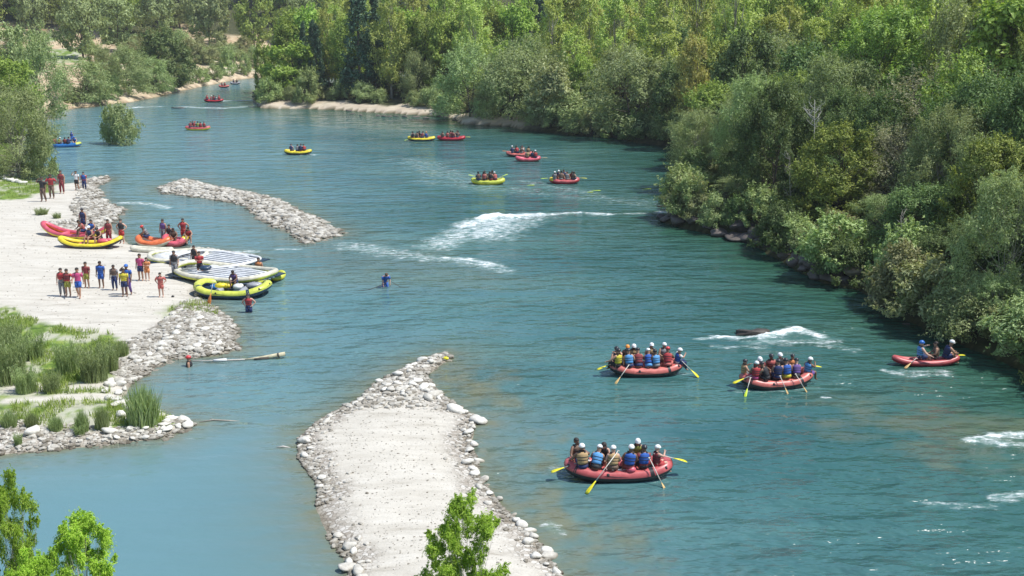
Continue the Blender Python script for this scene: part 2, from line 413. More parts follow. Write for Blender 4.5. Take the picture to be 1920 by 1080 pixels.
mp = nt.nodes.new('ShaderNodeMapping'); mp.inputs['Scale'].default_value = (.55, 1.2, 1); mp.inputs['Rotation'].default_value = (0, 0, -.2); LK(nt, pos, mp.inputs[0])
V = mp.outputs[0]
smp = nt.nodes.new('ShaderNodeMapping'); smp.inputs['Scale'].default_value = (.035, .16, 1); smp.inputs['Rotation'].default_value = (0, 0, .25); LK(nt, pos, smp.inputs[0]); seam = noise(nt, 1.0, 4, smp.outputs[0], .6)
big = math_(nt, 'ADD', math_(nt, 'MULTIPLY', noise(nt, .055, 3, pos), .45), math_(nt, 'MULTIPLY', seam, .55))
deep = ramp(nt, big, [(.36, (.024, .098, .112)), (.5, (.052, .150, .158)), (.63, (.096, .208, .198))])
deep = mixc(nt, math_(nt, 'MULTIPLY', attr(nt, 'milk_sky'), .8), deep, (.140, .262, .288))  # paler left water: milky tint plus sky reflection put into the colour
deep = mixc(nt, attr(nt, 'green'), deep, (.024, .078, .046))  # forest reflection put into the water colour
sh = math_(nt, 'MULTIPLY', attr(nt, 'shallow'), ramp(nt, noise(nt, 1.2, 4, V), [(.3, (.55,)*3), (.6, (1,)*3)]))
c = mixc(nt, sh, deep, (.17, .16, .085))
w1 = noise(nt, .38, 3, V, .5); w2 = noise(nt, 1.15, 3, V, .5); w3 = noise(nt, 3.6, 2, V, .45)
amp = math_(nt, 'SUBTRACT', 1.0, math_(nt, 'MULTIPLY', attr(nt, 'calm'), .86))
amp = math_(nt, 'MULTIPLY', amp, ramp(nt, math_(nt, 'ADD', math_(nt, 'MULTIPLY', noise(nt, .09, 3, V), .5), math_(nt, 'MULTIPLY', seam, .5)), [(.40, (.30,)*3), (.58, (1.0,)*3)]))
hh = math_(nt, 'ADD', math_(nt, 'ADD', math_(nt, 'MULTIPLY', w1, 1.0), math_(nt, 'MULTIPLY', w2, .42)), math_(nt, 'MULTIPLY', w3, .045))
nm = bump(nt, hh, amp, 1.1)
fa = attr(nt, 'foam')
fmp = nt.nodes.new('ShaderNodeMapping'); fmp.inputs['Scale'].default_value = (.8, 1.8, 1); fmp.inputs['Rotation'].default_value = (0, 0, .12); LK(nt, pos, fmp.inputs[0]); fn1 = noise(nt, 1.9, 8, fmp.outputs[0], .75)
ff = math_(nt, 'ADD', fa, math_(nt, 'MULTIPLY', math_(nt, 'SUBTRACT', fn1, .5), 3.0))
ffr = ramp(nt, ff, [(.50, (0,)*3), (.80, (.35,)*3), (1.0, (.9,)*3)])
ffr = math_(nt, 'MULTIPLY', ffr, ramp(nt, fa, [(.25, (0,)*3), (.42, (1,)*3)]))
halo = ramp(nt, fa, [(.3, (0,)*3), (.9, (.55,)*3)])
c = mixc(nt, halo, c, (.20, .34, .30))
wat = principled(nt, c, math_(nt, 'SUBTRACT', .12, math_(nt, 'MULTIPLY', attr(nt, 'calm'), .09)), nm, IOR=1.36)
fm = principled(nt, (.84, .87, .87), .75, bump(nt, fn1, .8, .2))
mx = nt.nodes.new('ShaderNodeMixShader'); LK(nt, ffr, mx.inputs[0]); LK(nt, wat, mx.inputs[1]); LK(nt, fm, mx.inputs[2])
out(nt, mx.outputs[0])
me = mesh_np('river_water', np.stack([X, Y, Zw], 1), Fq, [m], smooth=True, attrs={'foam': foam, 'calm': calm, 'shallow': shal, 'green': green, 'milk_sky': sst(14, -14, X+0*Y+(Y-45)*.25+(fbm(X/9, Y/9, 67, 3)-.5)*14)})
tag(link('water', me), kind='structure', label='blue green river with ripples and white riffles')

# ------------------------------------------------------------------ air
m, nt = mat('haze_air'); pv = nt.nodes.new('ShaderNodeVolumePrincipled'); pv.inputs['Color'].default_value = (.93, .96, 1, 1); pv.inputs['Density'].default_value = .00018; pv.inputs['Anisotropy'].default_value = .2
o_ = nt.nodes.new('ShaderNodeOutputMaterial'); LK(nt, pv.outputs[0], o_.inputs['Volume'])
b = MB(); b.box((0, 800, 68.3), (1900, 960, 71.8)); tag(link('haze', b.mesh('haze', [m], False)), 'thin summer haze over the valley', kind='stuff')
scn.cycles.volume_bounces = 0
# ------------------------------------------------------------------ foliage
def leafmat(name, lo, mid, hi, hue=.05, trans=.35, rough=.55):
    m, nt = mat(name); pos = geopos(nt)
    g = nt.nodes.new('ShaderNodeNewGeometry'); oi = nt.nodes.new('ShaderNodeObjectInfo')
    n1 = noise(nt, .9, 3, pos)
    f = math_(nt, 'ADD', math_(nt, 'MULTIPLY', n1, .62), math_(nt, 'MULTIPLY', g.outputs['Random Per Island'], .38))
    c = ramp(nt, f, [(.28, lo), (.5, mid), (.72, hi)])
    hs = nt.nodes.new('ShaderNodeHueSaturation'); LK(nt, c, hs.inputs['Color'])
    LK(nt, math_(nt, 'ADD', .5-hue*.75, math_(nt, 'MULTIPLY', oi.outputs['Random'], hue*.85)), hs.inputs['Hue'])
    LK(nt, math_(nt, 'ADD', .80, math_(nt, 'MULTIPLY', oi.outputs['Random'], .38)), hs.inputs['Value'])
    hs.inputs['Saturation'].default_value = .97
    d = principled(nt, hs.outputs[0], rough, Specular_IOR_Level=.35)
    t = nt.nodes.new('ShaderNodeBsdfTranslucent'); tc = mixc(nt, 1.0, hs.outputs[0], (1.0, 1.0, .55), 'MULTIPLY'); LK(nt, tc, t.inputs['Color'])
    mx = nt.nodes.new('ShaderNodeMixShader'); mx.inputs[0].default_value = trans; LK(nt, d, mx.inputs[1]); LK(nt, t.outputs[0], mx.inputs[2])
    out(nt, mx.outputs[0]); return m
K_ = 2.3
_lm = leafmat
def leafmat(n, lo, mid, hi, *a): return _lm(n, tuple(v*K_*1.0 for v in lo), tuple(v*K_ for v in mid), tuple(min(.8, v*K_) for v in hi), *a)
LM = {
 'willow': leafmat('willow_leaves', (.085,.115,.045), (.15,.195,.08), (.25,.30,.14), .035),
 'broad': leafmat('broad_leaves', (.06,.10,.02), (.12,.18,.035), (.21,.275,.06), .05),
 'dark': leafmat('dark_leaves', (.034,.062,.018), (.066,.108,.032), (.125,.175,.06), .03),
 'poplar': leafmat('poplar_leaves', (.11,.155,.035), (.20,.255,.065), (.31,.365,.12), .05, .42),
 'bright': leafmat('bright_leaves', (.075,.125,.02), (.14,.215,.035), (.23,.31,.07), .03, .42),
 'conifer': leafmat('needles', (.012,.03,.018), (.024,.055,.03), (.05,.09,.05), .03, .15),
 'olive': leafmat('olive_leaves', (.09,.10,.04), (.15,.16,.07), (.23,.24,.12), .03),
 'twiggy': leafmat('sparse_leaves', (.11,.11,.06), (.18,.19,.10), (.27,.27,.16), .02),
 'rust': leafmat('rusty_leaves', (.10,.095,.025), (.18,.17,.045), (.27,.26,.08), .03),
 'pale': leafmat('pale_leaves', (.09,.12,.04), (.15,.20,.07), (.23,.28,.12), .03),
 'lime': leafmat('lime_leaves', (.10,.165,.015), (.18,.275,.027), (.27,.38,.055), .0, .45),
}
BARK = paint('bark', (.085,.07,.055), .9, .35, 3); PALEBARK = paint('pale_bark', (.50,.47,.42), .85, .2, 3); GREYBARK = paint('grey_bark', (.34,.31,.26), .9, .3, 3)

def leaves(C, Nn, S, asp, rs, droop=0.0, lift=0.0):
    """rhombic leaves at centres C with normals Nn, half length S"""
    n = len(C)
    r = rs.normal(size=(n, 3)); 
    r[:, 2] += lift-droop*2.2
    t = r-Nn*(r*Nn).sum(1, keepdims=True); t /= np.linalg.norm(t, axis=1, keepdims=True)+1e-9
    b = np.cross(Nn, t)
    S = S[:, None]
    fold = Nn*S*.18
    V = np.stack([C-t*S, C+b*S*asp+fold, C+t*S, C-b*S*asp+fold], 1).reshape(-1, 3)
    Fq = np.arange(4*n).reshape(-1, 4)
    return V, Fq
def crown_pts(kind, H, W, rs, base, nclump, leafn, leafs, asp, rcl, profile, droop=0.0, up=.35, tuft=False, shell=.5):
    cl = []
    for i in range(nclump*6):
        if len(cl) >= nclump: break
        u = rs.uniform(0, 1); z = base+(1-base)*u
        r = profile(u)*(1-(1-shell)*rs.uniform(0, 1)**2)*rs.uniform(.72, 1.12); a = rs.uniform(0, 2*PI)
        p = np.array([r*math.cos(a)*W/2, r*math.sin(a)*W/2, z*H])
        if rs.uniform() < .3 or all(np.linalg.norm((p-q[0])) > q[1]*.55 for q in cl[-40:]):
            cl.append((p, rcl*W*rs.uniform(.45, 1.5)*(1-.45*u if kind in ('poplar', 'conifer') else 1)))
    per = int(leafn*.78)//len(cl); Cs = []; Ns = []
    for p, r in cl:
        k = max(8, int(per*(r/(rcl*W))**1.6))
        d = rs.normal(size=(k, 3)); d /= np.linalg.norm(d, axis=1, keepdims=True)
        rr = r*(rs.uniform(.15, 1.0, (k, 1))**.45)*(1+.22*rs.normal(size=(k, 1)))
        sq = np.array([1, 1, 1.35 if kind == 'poplar' else .85 if not droop else 1.05])*rs.uniform(.65, 1.35, 3)
        q = p+d*rr*sq
        if droop: q[:, 2] -= droop*rs.uniform(0, 1, k)**2*H*.16
        outw = q-np.array([0, 0, H*(base+.25*(1-base))]); outw /= np.linalg.norm(outw, axis=1, keepdims=True)+1e-9
        nn = d*1.0+outw*.45+np.array([0, 0, up])+rs.normal(size=(k, 3))*.30
        nn /= np.linalg.norm(nn, axis=1, keepdims=True)
        Cs.append(q); Ns.append(nn)
    for p, r in cl:                                   # leafy sprigs that break the outline of each clump
        o_ = p-np.array([0, 0, H*base]); o_ /= np.linalg.norm(o_)+1e-9
        for s_ in range(5):
            k = max(4, int(per*.10)); d = o_*.7+rs.normal(size=3)*.6+np.array([0, 0, .55 if not droop else .1]); d /= np.linalg.norm(d)
            t = rs.uniform(.3, 1, (k, 1)); q = p+d*t*r*rs.uniform(1.2, 2.1)+rs.normal(size=(k, 3))*r*.16*(1.15-t)
            if droop: q[:, 2] -= (t[:, 0]**2)*r*.5
            n_ = rs.normal(size=(k, 3))*.6+np.array([0, 0, .5])+d*.4; Cs.append(q); Ns.append(n_/np.linalg.norm(n_, axis=1, keepdims=True))
    C = np.concatenate(Cs); Nn = np.concatenate(Ns)
    keep = C[:, 2] > .02*H; C = C[keep]; Nn = Nn[keep]
    S = leafs*rs.uniform(.6, 1.35, len(C))
    V, Fq = leaves(C, Nn, S, asp, rs, droop, 2.0 if kind == 'poplar' else .6)
    return V, Fq, cl
def limbs(H, cl, rs, r0, nb, top=.82, stems=1, spread=.12, bark=0, twig=0, seg=6):
    mb = MB()
    tops = []
    for s in range(stems):
        a = rs.uniform(0, 2*PI); lean = spread*(rs.uniform(.4, 1) if stems > 1 else .25)
        tx, ty = math.cos(a)*lean*H, math.sin(a)*lean*H; n = 7; pts = []
        ph = rs.uniform(0, 6)
        for i in range(n):
            t = i/(n-1); pts.append((tx*t**1.4+math.sin(ph+t*5)*.012*H*t, ty*t**1.4+math.cos(ph+t*4)*.012*H*t, -.35+(top*H+.35)*t))
        mb.tube(pts, [r0*(1.25 if i == 0 else 1)*(1-.85*i/(n-1))/(stems**.5) for i in range(n)], seg)
        tops.append(pts)
    idx = rs.permutation(len(cl))[:nb]
    for i in idx:
        p = cl[i][0]; st = tops[rs.randint(len(tops))]
        zt = max(.12*H, min(top*H*.95, p[2]*rs.uniform(.45, .75)))
        k = zt/(top*H)*(len(st)-1); k0 = int(min(k, len(st)-2)); f = k-k0
        a = Vector(st[k0]).lerp(Vector(st[k0+1]), f); b = Vector(p)
        mid = a.lerp(b, .5)+Vector((0, 0, -.06*(b-a).length))+Vector(rs.normal(size=3)*.03*(b-a).length)
        rr = r0*.34*(1-.6*zt/H)
        mb.tube([a, mid, b], [rr, rr*.6, rr*.18], 4)
        for _ in range(twig):
            e = b+Vector(rs.normal(size=3))*cl[i][1]*.8+Vector((0, 0, cl[i][1]*.6)); mb.tube([mid.lerp(b, rs.uniform(.2, .9)), e], [rr*.25, rr*.07], 3, cap=False)
    return mb
dome = lambda u: math.sqrt(max(0, 1-(abs(u-.38)/.64)**2.2))
ell = lambda u: math.sqrt(max(0.02, 1-((u-.45)/.58)**2))
tall = lambda u: (math.sin(PI*min(1, max(0, u*.93+.07)))**.6)*(1-.35*u)+.05
cone = lambda u: (1-u)**.85*.95+.05
half = lambda u: math.sqrt(max(0.01, 1-(u*.98)**2))
PROTO = {}
def proto(kind, leafkind, H, W, nvar, **k):
    lst = []
    for v in range(nvar):
        rs = np.random.RandomState(abs(hash_(kind))+v*13)
        V, Fq, cl = crown_pts(k.get('pk', kind), H, W, rs, k['base'], k['ncl'], k['nl'], k['ls'], k.get('asp', .5), k['rcl'], k['prof'], k.get('droop', 0), k.get('up', .35), shell=k.get('shell', .5))
        cm = mesh_np(kind+'_crown', V, Fq, [LM[leafkind]])
        tb = limbs(H, cl, rs, k.get('r0', .02)*H, k.get('nb', 14), k.get('top', .82), k.get('stems', 1), k.get('spread', .12), twig=k.get('twig', 0))
        tm = tb.mesh(kind+'_trunk', [k.get('bark', BARK)])
        lst.append((cm, tm))
    PROTO[kind] = (H, W, lst)
def hash_(s): 
    h = 0
    for ch in s: h = (h*131+ord(ch)) % 100003
    return h
proto('willow', 'willow', 9, 9, 3, base=.04, ncl=52, nl=15000, ls=.17, asp=.34, rcl=.135, prof=dome, droop=.22, stems=3, spread=.22, nb=24, r0=.022)
proto('broad', 'broad', 11, 8, 3, base=.12, ncl=75, nl=12500, ls=.17, asp=.55, rcl=.105, prof=ell, nb=22)
proto('dark', 'dark', 10, 8, 2, base=.04, ncl=75, nl=12500, ls=.17, asp=.55, rcl=.105, prof=dome, nb=16, stems=2)
proto('poplar', 'poplar', 18, 8, 4, base=.16, ncl=85, nl=15000, ls=.18, asp=.5, rcl=.115, prof=tall, pk='poplar', nb=42, r0=.013, top=.9, shell=.35, bark=GREYBARK, twig=1)
proto('bright', 'bright', 9, 6, 2, base=.12, ncl=60, nl=9500, ls=.17, asp=.6, rcl=.11, prof=ell, nb=18)
proto('conifer', 'conifer', 17, 5, 2, base=.08, ncl=110, nl=11000, ls=.20, asp=.35, rcl=.13, prof=cone, nb=12, droop=.2, top=.96, r0=.012)
proto('shrub', 'willow', 3.6, 4.2, 3, base=.03, ncl=40, nl=6500, ls=.12, asp=.35, rcl=.13, prof=half, nb=14, stems=4, spread=.25, top=.6, r0=.012, droop=.15, up=.6)
proto('greenshrub', 'pale', 3.4, 4.0, 2, base=.03, ncl=38, nl=6000, ls=.12, asp=.45, rcl=.13, prof=half, nb=12, stems=4, spread=.25, top=.6, r0=.012, up=.6)
proto('darkshrub', 'dark', 3.8, 4.6, 2, base=.03, ncl=42, nl=7500, ls=.12, asp=.5, rcl=.13, prof=half, nb=12, stems=4, spread=.25, top=.6, r0=.012)
proto('oliveshrub', 'olive', 3.2, 3.8, 2, base=.03, ncl=36, nl=6000, ls=.12, asp=.4, rcl=.13, prof=half, nb=20, stems=5, spread=.3, top=.6, r0=.010, bark=GREYBARK, up=.6)
proto('twiggy', 'twiggy', 9, 10, 2, base=.10, ncl=90, nl=9000, ls=.11, asp=.35, rcl=.10, prof=dome, nb=80, stems=6, spread=.34, twig=5, r0=.014, bark=GREYBARK, up=.5)
proto('rust', 'rust', 10, 6, 1, base=.10, ncl=60, nl=9500, ls=.16, asp=.5, rcl=.11, prof=ell, nb=20)
proto('nearwillow', 'willow', 8, 8, 2, base=.04, ncl=90, nl=38000, ls=.105, asp=.30, rcl=.105, prof=dome, droop=.2, stems=4, spread=.25, nb=50, r0=.016, twig=2, bark=GREYBARK)
proto('neardark', 'dark', 8, 8, 2, base=.02, ncl=120, nl=36000, ls=.105, asp=.45, rcl=.085, prof=dome, stems=4, spread=.22, nb=40, r0=.016, twig=1)
proto('nearbroad', 'broad', 9, 7, 2, base=.05, ncl=110, nl=32000, ls=.11, asp=.45, rcl=.085, prof=ell, stems=2, spread=.1, nb=50, r0=.014, twig=2)
proto('farbroad', 'broad', 17, 12, 3, base=.14, ncl=70, nl=8000, ls=.33, asp=.6, rcl=.10, prof=ell, nb=26, r0=.016, shell=.35)
proto('farpoplar', 'poplar', 20, 11, 3, base=.16, ncl=85, nl=10000, ls=.31, asp=.55, rcl=.12, prof=tall, pk='poplar', nb=40, r0=.014, top=.9, shell=.3)
proto('farwillow', 'willow', 15, 12, 3, base=.12, ncl=70, nl=8000, ls=.33, asp=.55, rcl=.10, prof=ell, nb=30, r0=.018, shell=.35)
NAMES = {'willow': ('willow_tree','willow tree'), 'broad': ('broadleaf_tree','broadleaf tree'), 'dark': ('evergreen_tree','evergreen tree'), 'poplar': ('poplar_tree','poplar tree'),
 'bright': ('alder_tree','tree'), 'conifer': ('conifer_tree','conifer'), 'shrub': ('willow_shrub','shrub'), 'greenshrub': ('green_shrub','shrub'), 'darkshrub': ('dark_shrub','shrub'),
 'oliveshrub': ('olive_shrub','shrub'), 'twiggy': ('thicket_tree','bushy tree'), 'rust': ('rusty_tree','tree'), 'nearwillow': ('willow_tree','willow tree'), 'neardark': ('evergreen_tree','evergreen tree'),
 'nearbroad': ('broadleaf_tree','broadleaf tree'), 'farbroad': ('tall_tree','tree'), 'farpoplar': ('tall_poplar','poplar tree'), 'farwillow': ('grey_tree','tree')}
ntree = 0
PLACED = []
def tree(kind, x, y, H, W, label, group=None, z=None):
    global ntree
    ntree += 1
    H0, W0, lst = PROTO[kind]; cm, tm = lst[ntree % len(lst)]
    z = gz(x, y) if z is None else z
    e = empty(NAMES[kind][0], (x, y, z-.05), random.uniform(0, 2*PI), (W/W0, W/W0, H/H0))
    tag(e, label, NAMES[kind][1], group)
    link('trunk', tm, e); link('crown', cm, e)
    PLACED.append((x, y, W/2))
    return e
def ktree(kind, px, pyt, D, wpx, label, group=None, base=None):
    p = at_depth(px, pyt, D); z0 = gz(p.x, p.y) if base is None else base
    dep = D*CT+(CAMZ-p.z)*ST
    return tree(kind, p.x, D, max(1.2, (p.z-z0)*1.03), wpx*dep/F, label, group, z=max(z0, -.1))
# ------------------------------------------------------------------ trees one can point to
KT = [
 # far right spit
 ('greenshrub',500,150,212,48,'yellow green shrub at the very tip of the wooded spit'),
 ('bright',494,92,228,44,'fresh green tree just behind the tip of the wooded spit'),
 ('bright',546,88,222,98,'broad yellow green tree with dark trunk on the wooded spit'),
 ('greenshrub',577,140,213,52,'round pale green shrub at the water near the middle of the sandy spit'),
 ('poplar',578,58,245,84,'lime coloured tree rising behind the broad tree of the spit'),
 ('conifer',598,14,262,30,'slim dark cypress poking up over the spit trees'),
 ('conifer',668,-40,216,78,'tall black green conifer standing alone on the sandy spit'),
 ('conifer',700,-10,220,60,'second dark conifer leaning beside the tallest conifer of the spit'),
 ('poplar',640,-15,262,90,'tall poplar directly behind the black green conifer'),
 ('poplar',762,-40,236,110,'tall poplar with a dark straight trunk inland of the sandy spit'),
 ('willow',783,108,208,62,'small round willow with a single bent trunk at the sandy shore'),
 ('shrub',745,160,222,60,'low grey shrub behind the sandy shore'),
 ('greenshrub',842,178,190,52,'low green bush where the sandy shore meets the willows'),
 ('willow',880,98,176,118,'tall grey green willow leaning over the water, first after the sandy shore'),
 ('willow',958,104,170,132,'dense grey willow with deep shade at its foot'),
 ('oliveshrub',1040,136,166,120,'pale olive willow mound between two grey willows'),
 ('shrub',1066,178,160,92,'low grey bush hanging over the water below the olive mound'),
 ('bright',1088,114,176,52,'small vivid green tree behind the grey bushes'),
 ('willow',1188,108,160,176,'widest grey willow of the bank with visible limbs'),
 ('shrub',1140,196,157,70,'grey shrub at the waterline left of the widest willow'),
 ('dark',1268,132,148,100,'dark green tree right of the widest willow'),
 ('rust',1306,86,146,76,'rusty orange green tree on the slope'),
 ('dark',1405,74,136,128,'blue green tree with dark hollow crown on the slope'),
 ('poplar',1480,8,158,110,'yellow green poplar with bare looking branches above the blue green tree'),
 ('poplar',1092,-40,205,120,'tall poplar with forked trunk behind the vivid green tree'),
 ('poplar',1170,14,196,100,'yellow poplar standing in front of the tall wood, left of the widest willow top'),
 ('poplar',1250,-25,190,130,'spreading yellow green poplar with fan of limbs'),
 ('poplar',1640,-30,150,130,'large poplar with a dark fan of branches on the upper slope'),
 ('poplar',1745,50,138,104,'bright yellow green poplar below the upper slope'),
 ('broad',1890,-50,120,190,'big dark limbed tree filling the upper right corner'),
 ('conifer',1012,-30,246,60,'dark conifer wedge between the poplars'),
 ('poplar',860,20,226,120,'round yellow green poplar behind the tall grey willow'),
 ('willow',700,95,232,70,'grey green tree low between the conifer and the poplar'),
 ('broad',1340,168,128,120,'grey brown tree on the slope below the rusty tree'),
 ('nearwillow',1315,215,112,130,'pale green willow above the rocky point'),
 ('greenshrub',1310,330,104,110,'yellow green shrub behind the rocky point'),
 ('nearbroad',1480,150,112,150,'tall deep green tree with lit crown on the slope'),
 ('nearbroad',1600,112,108,170,'tallest bright topped tree of the middle slope'),
 ('neardark',1440,235,100,150,'dark evergreen mass left of the bare white tree'),
 ('nearwillow',1640,205,98,120,'pale leafy tree right of the bare white tree'),
 ('twiggy',1800,142,92,330,'huge grey brown twiggy tree with thin leaves'),
 ('nearbroad',1890,205,82,150,'green tree crown at the foot of the twiggy tree'),
 ('neardark',1560,300,90,150,'dark tree behind the pale shrub of the rocky bank'),
 ('oliveshrub',1566,405,80,96,'pale yellow shrub standing over the dark boulders'),
 ('darkshrub',1495,395,88,90,'dark shrub left of the pale yellow shrub'),
 ('nearwillow',1665,370,76,120,'light green leafy bush right of the pale yellow shrub'),
 ('neardark',1745,360,72,190,'deep shaded evergreen thicket leaning over the water'),
 ('twiggy',1700,250,84,190,'grey twiggy bush in front of the huge twiggy tree'),
 ('neardark',1800,430,66,170,'black green thicket above the small red canoe'),
 ('nearwillow',1905,345,60,190,'bright feathery willow at the right end of the bank'),
 ('nearwillow',1880,520,57,130,'low hanging green branches next to the dark water'),
 ('nearwillow',1400,330,97,110,'grey green shrub over the first dark boulders'),
 # left side
 ('nearwillow',18,178,121,150,'big silvery willow at the water on the left bank'),
 ('greenshrub',72,255,122,52,'low green shoots at the foot of the silvery willow'),
 ('bright',12,118,165,92,'vivid yellow green tree behind the silvery willow'),
 ('willow',62,78,190,92,'grey open tree above the sandy slope'),
 ('farwillow',18,58,205,90,'pale tree at the left above the vivid green tree'),
 ('willow',152,118,212,100,'wide grey willow beside the eroded sandy slope'),
 ('shrub',170,160,205,62,'low grey shrub hanging to the water below the wide willow'),
 ('darkshrub',210,148,214,34,'narrow dark green shrub by the grey willow'),
 ('greenshrub',134,182,204,30,'little bright green bush by the pale sand'),
 ('willow',236,96,232,80,'mid grey green tree between two wide willows'),
 ('dark',300,66,236,104,'large dark grey green tree at the left shore'),
 ('willow',282,112,226,70,'dark willow skirt at the waterline under the large dark tree'),
 ('willow',338,100,234,48,'narrow willow on the right flank of the large dark tree'),
 ('greenshrub',372,132,266,36,'yellow green bush on the dry shore, nearest the large dark tree'),
 ('greenshrub',400,124,275,34,'low bush in the middle of the dry shore'),
 ('greenshrub',428,100,285,34,'tallest yellow green bush on the dry shore'),
 ('greenshrub',456,104,288,28,'small grey green bush at the end of the dry shore'),
 ('greenshrub',178,92,262,44,'yellow green shrub on the dry field'),
 ('willow',200,95,255,50,'bushy green tree at the edge of the dry field'),
 ('farwillow',143,-30,305,86,'tall grey tree with a straight dark trunk by the dry field'),
 ('farwillow',215,5,330,74,'leafy tree with forked trunks beyond the dry field'),
 ('farwillow',290,-40,365,80,'tall olive tree left of the middle of the far wood'),
 ('farwillow',385,-40,360,80,'tall dark branched tree over the olive shrubs'),
 ('farbroad',470,-30,355,70,'dark trunked tree at the right end of the far wood'),
 ('farbroad',530,20,330,60,'dark green tree behind the dry shore')]
for k in KT:
    k = list(k); D = k[3]; poly = RIGHT if k[1] > 470 else LEFT
    for _ in range(60 if k[1] > 75 else 0):
        p = at_depth(k[1], k[2], D); q = at_depth(k[1], 40, D)
        if pdist(poly, [p.x], [D])[0] > 1.6: break
        D += .8
    k[3] = D; ktree(*k)
ktree('shrub',228,200,153,62,'willow bush standing alone in the river with water all round', base=0.0)
ktree('greenshrub',205,204,154,40,'greener bush growing against the lone willow bush in the river', base=0.0)
# olive shrubs beyond the dry field
for i in range(16):
    px = 262+i*15+random.uniform(-4, 4); D = random.uniform(318, 352)
    x = (px-960)/F*D*1.0; tree('oliveshrub' if i % 3 else 'shrub', x, D, random.uniform(4, 6.2), random.uniform(6, 9), 'round olive shrub in the row beyond the dry field', 'olive shrubs beyond the dry field')
def ok(x, y, r, f=.8):
    return all((x-a)**2+(y-b)**2 > (max(r, c)*f)**2 for a, b, c in PLACED)
# shrubs along the right shore
SHR = RIGHT[3:32]
def along(poly, step):
    res = []; acc = 0
    for (ax, ay), (bx, by) in zip(poly[:-1], poly[1:]):
        L = math.hypot(bx-ax, by-ay); t = acc
        while t < L: res.append((ax+(bx-ax)*t/L, ay+(by-ay)*t/L, -(by-ay)/L, (bx-ax)/L)); t += step*random.uniform(.8, 1.2)
        acc = t-L
    return res
for (x, y, nx, ny) in along(SHR, 2.0):
    if y > 172 or (y > 107 and y < 137): 
        off = random.uniform(3.5, 7) if y > 172 else random.uniform(1.5, 3)
        if y > 172 and random.random() < .55: continue
    else: off = random.uniform(.3, 1.9)
    for s in (1, -1):
        xx, yy = x+nx*off*s, y+ny*off*s
        if pdist(RIGHT, [xx], [yy])[0] > .15: break
    near = yy < 100
    kind = random.choice(['darkshrub', 'darkshrub', 'shrub', 'greenshrub', 'oliveshrub'] if near else ['shrub', 'shrub', 'darkshrub', 'oliveshrub'])
    h = random.uniform(1.8, 3.4) if near else random.uniform(1.8, 3.6)
    lab = {'darkshrub': 'dark green shrub', 'shrub': 'grey green shrub', 'greenshrub': 'light green shrub', 'oliveshrub': 'olive shrub'}[kind]
    zn = 'along the shaded right bank' if y < 107 else 'under the willows at the right bank' if y < 172 else 'on the sandy spit'
    tree(kind, xx, yy, h, h*random.uniform(1.1, 1.5), lab+' rooted '+zn, lab+'s '+zn)
def proj(x, y, z):
    dep = y*CT+(CAMZ-z)*ST; return 960+F*x/dep, 540-F*(y*ST+(z-CAMZ)*CT)/dep
NOFILL = [(80,85,215,118),(60,125,135,205),(80,70,235,140),(350,60,540,150)]
# fill of the right slope
cnt = 0
def fill(n, xr, yr, dmin, dmax, kinds, hr, wf, sp, lab, poly=RIGHT, vis=.62, f=.8):
    c = 0; tries = 0
    while c < n and tries < n*60:
        tries += 1
        y = random.uniform(*yr); x = random.uniform(xr[0]*y, xr[1]*y)
        d = pdist(poly, [x], [y])[0]
        if d < dmin or d > dmax or not ok(x, y, sp, f): continue
        qx, qy = proj(x, y, gz(x, y))
        if any(a0 < qx < a1 and b0 < qy < b1 for a0, b0, a1, b1 in NOFILL): continue
        k = random.choice(kinds); h = random.uniform(*hr)*(1.25 if 'pop' in k else 1); wd = h*wf*random.uniform(.85, 1.15)*(.75 if k in ('poplar',) else .5 if k == 'conifer' else 1)
        nm = {'willow': 'grey green willow', 'broad': 'mid green leafy tree', 'dark': 'dark evergreen', 'poplar': 'yellow green poplar', 'bright': 'fresh green tree', 'conifer': 'dark conifer', 'rust': 'rusty tree',
              'farpoplar': 'pale green tall tree', 'farbroad': 'deep green tall tree', 'farwillow': 'grey green tall tree', 'nearbroad': 'mid green leafy tree', 'neardark': 'dark evergreen', 'nearwillow': 'grey green willow', 'twiggy': 'grey twiggy tree', 'olive': 'olive tree'}.get(k, k)
        tree(k, x, y, h, wd, nm+' '+lab, nm+' '+lab+' group'); c += 1
    return c
fill(26, (.10,.62), (58,110), 4, 16, ['nearbroad','neardark','neardark','nearwillow'], (6.5,9.5), .85, 4.6, 'on the lower slope of the right bank')
fill(54, (.10,.62), (58,140), 12, 45, ['nearbroad','broad','willow','poplar','poplar','bright','dark'], (8.5,12.5), .72, 4.9, 'on the middle slope of the right bank')
fill(30, (-.02,.6), (140,200), 3, 14, ['willow','broad','poplar','dark','willow'], (8,11), .8, 5.5, 'behind the shore willows')
fill(80, (-.12,.6), (140,260), 12, 75, ['poplar','poplar','poplar','poplar','broad','bright','willow'], (11.5,16), .58, 7.0, 'in the sunny wood of the right bank')
fill(46, (-.22,-.02), (205,262), 8, 60, ['poplar','poplar','broad','bright','conifer'], (12,16), .6, 6.2, 'inland of the sandy spit')
fill(60, (-.05,.56), (230,360), 40, 260, ['farpoplar','farpoplar','farbroad','farwillow'], (15,20), .62, 9.5, 'on the distant right hillside')
fill(40, (-.60,-.12), (368,410), 10, 400, ['farwillow','farbroad','farwillow','farpoplar'], (15,21), .7, 9, 'in the far wood beyond the dry field', poly=LEFT)
fill(80, (-.60,.40), (400,520), 10, 600, ['farwillow','farbroad','farwillow','farpoplar'], (17,24), .75, 11, 'on the far hills', poly=LEFT)
fill(44, (-.22,.30), (375,520), 3, 900, ['farwillow','farbroad','farpoplar'], (17,23), .7, 9, 'on the hills beyond the spit', poly=LEFT)
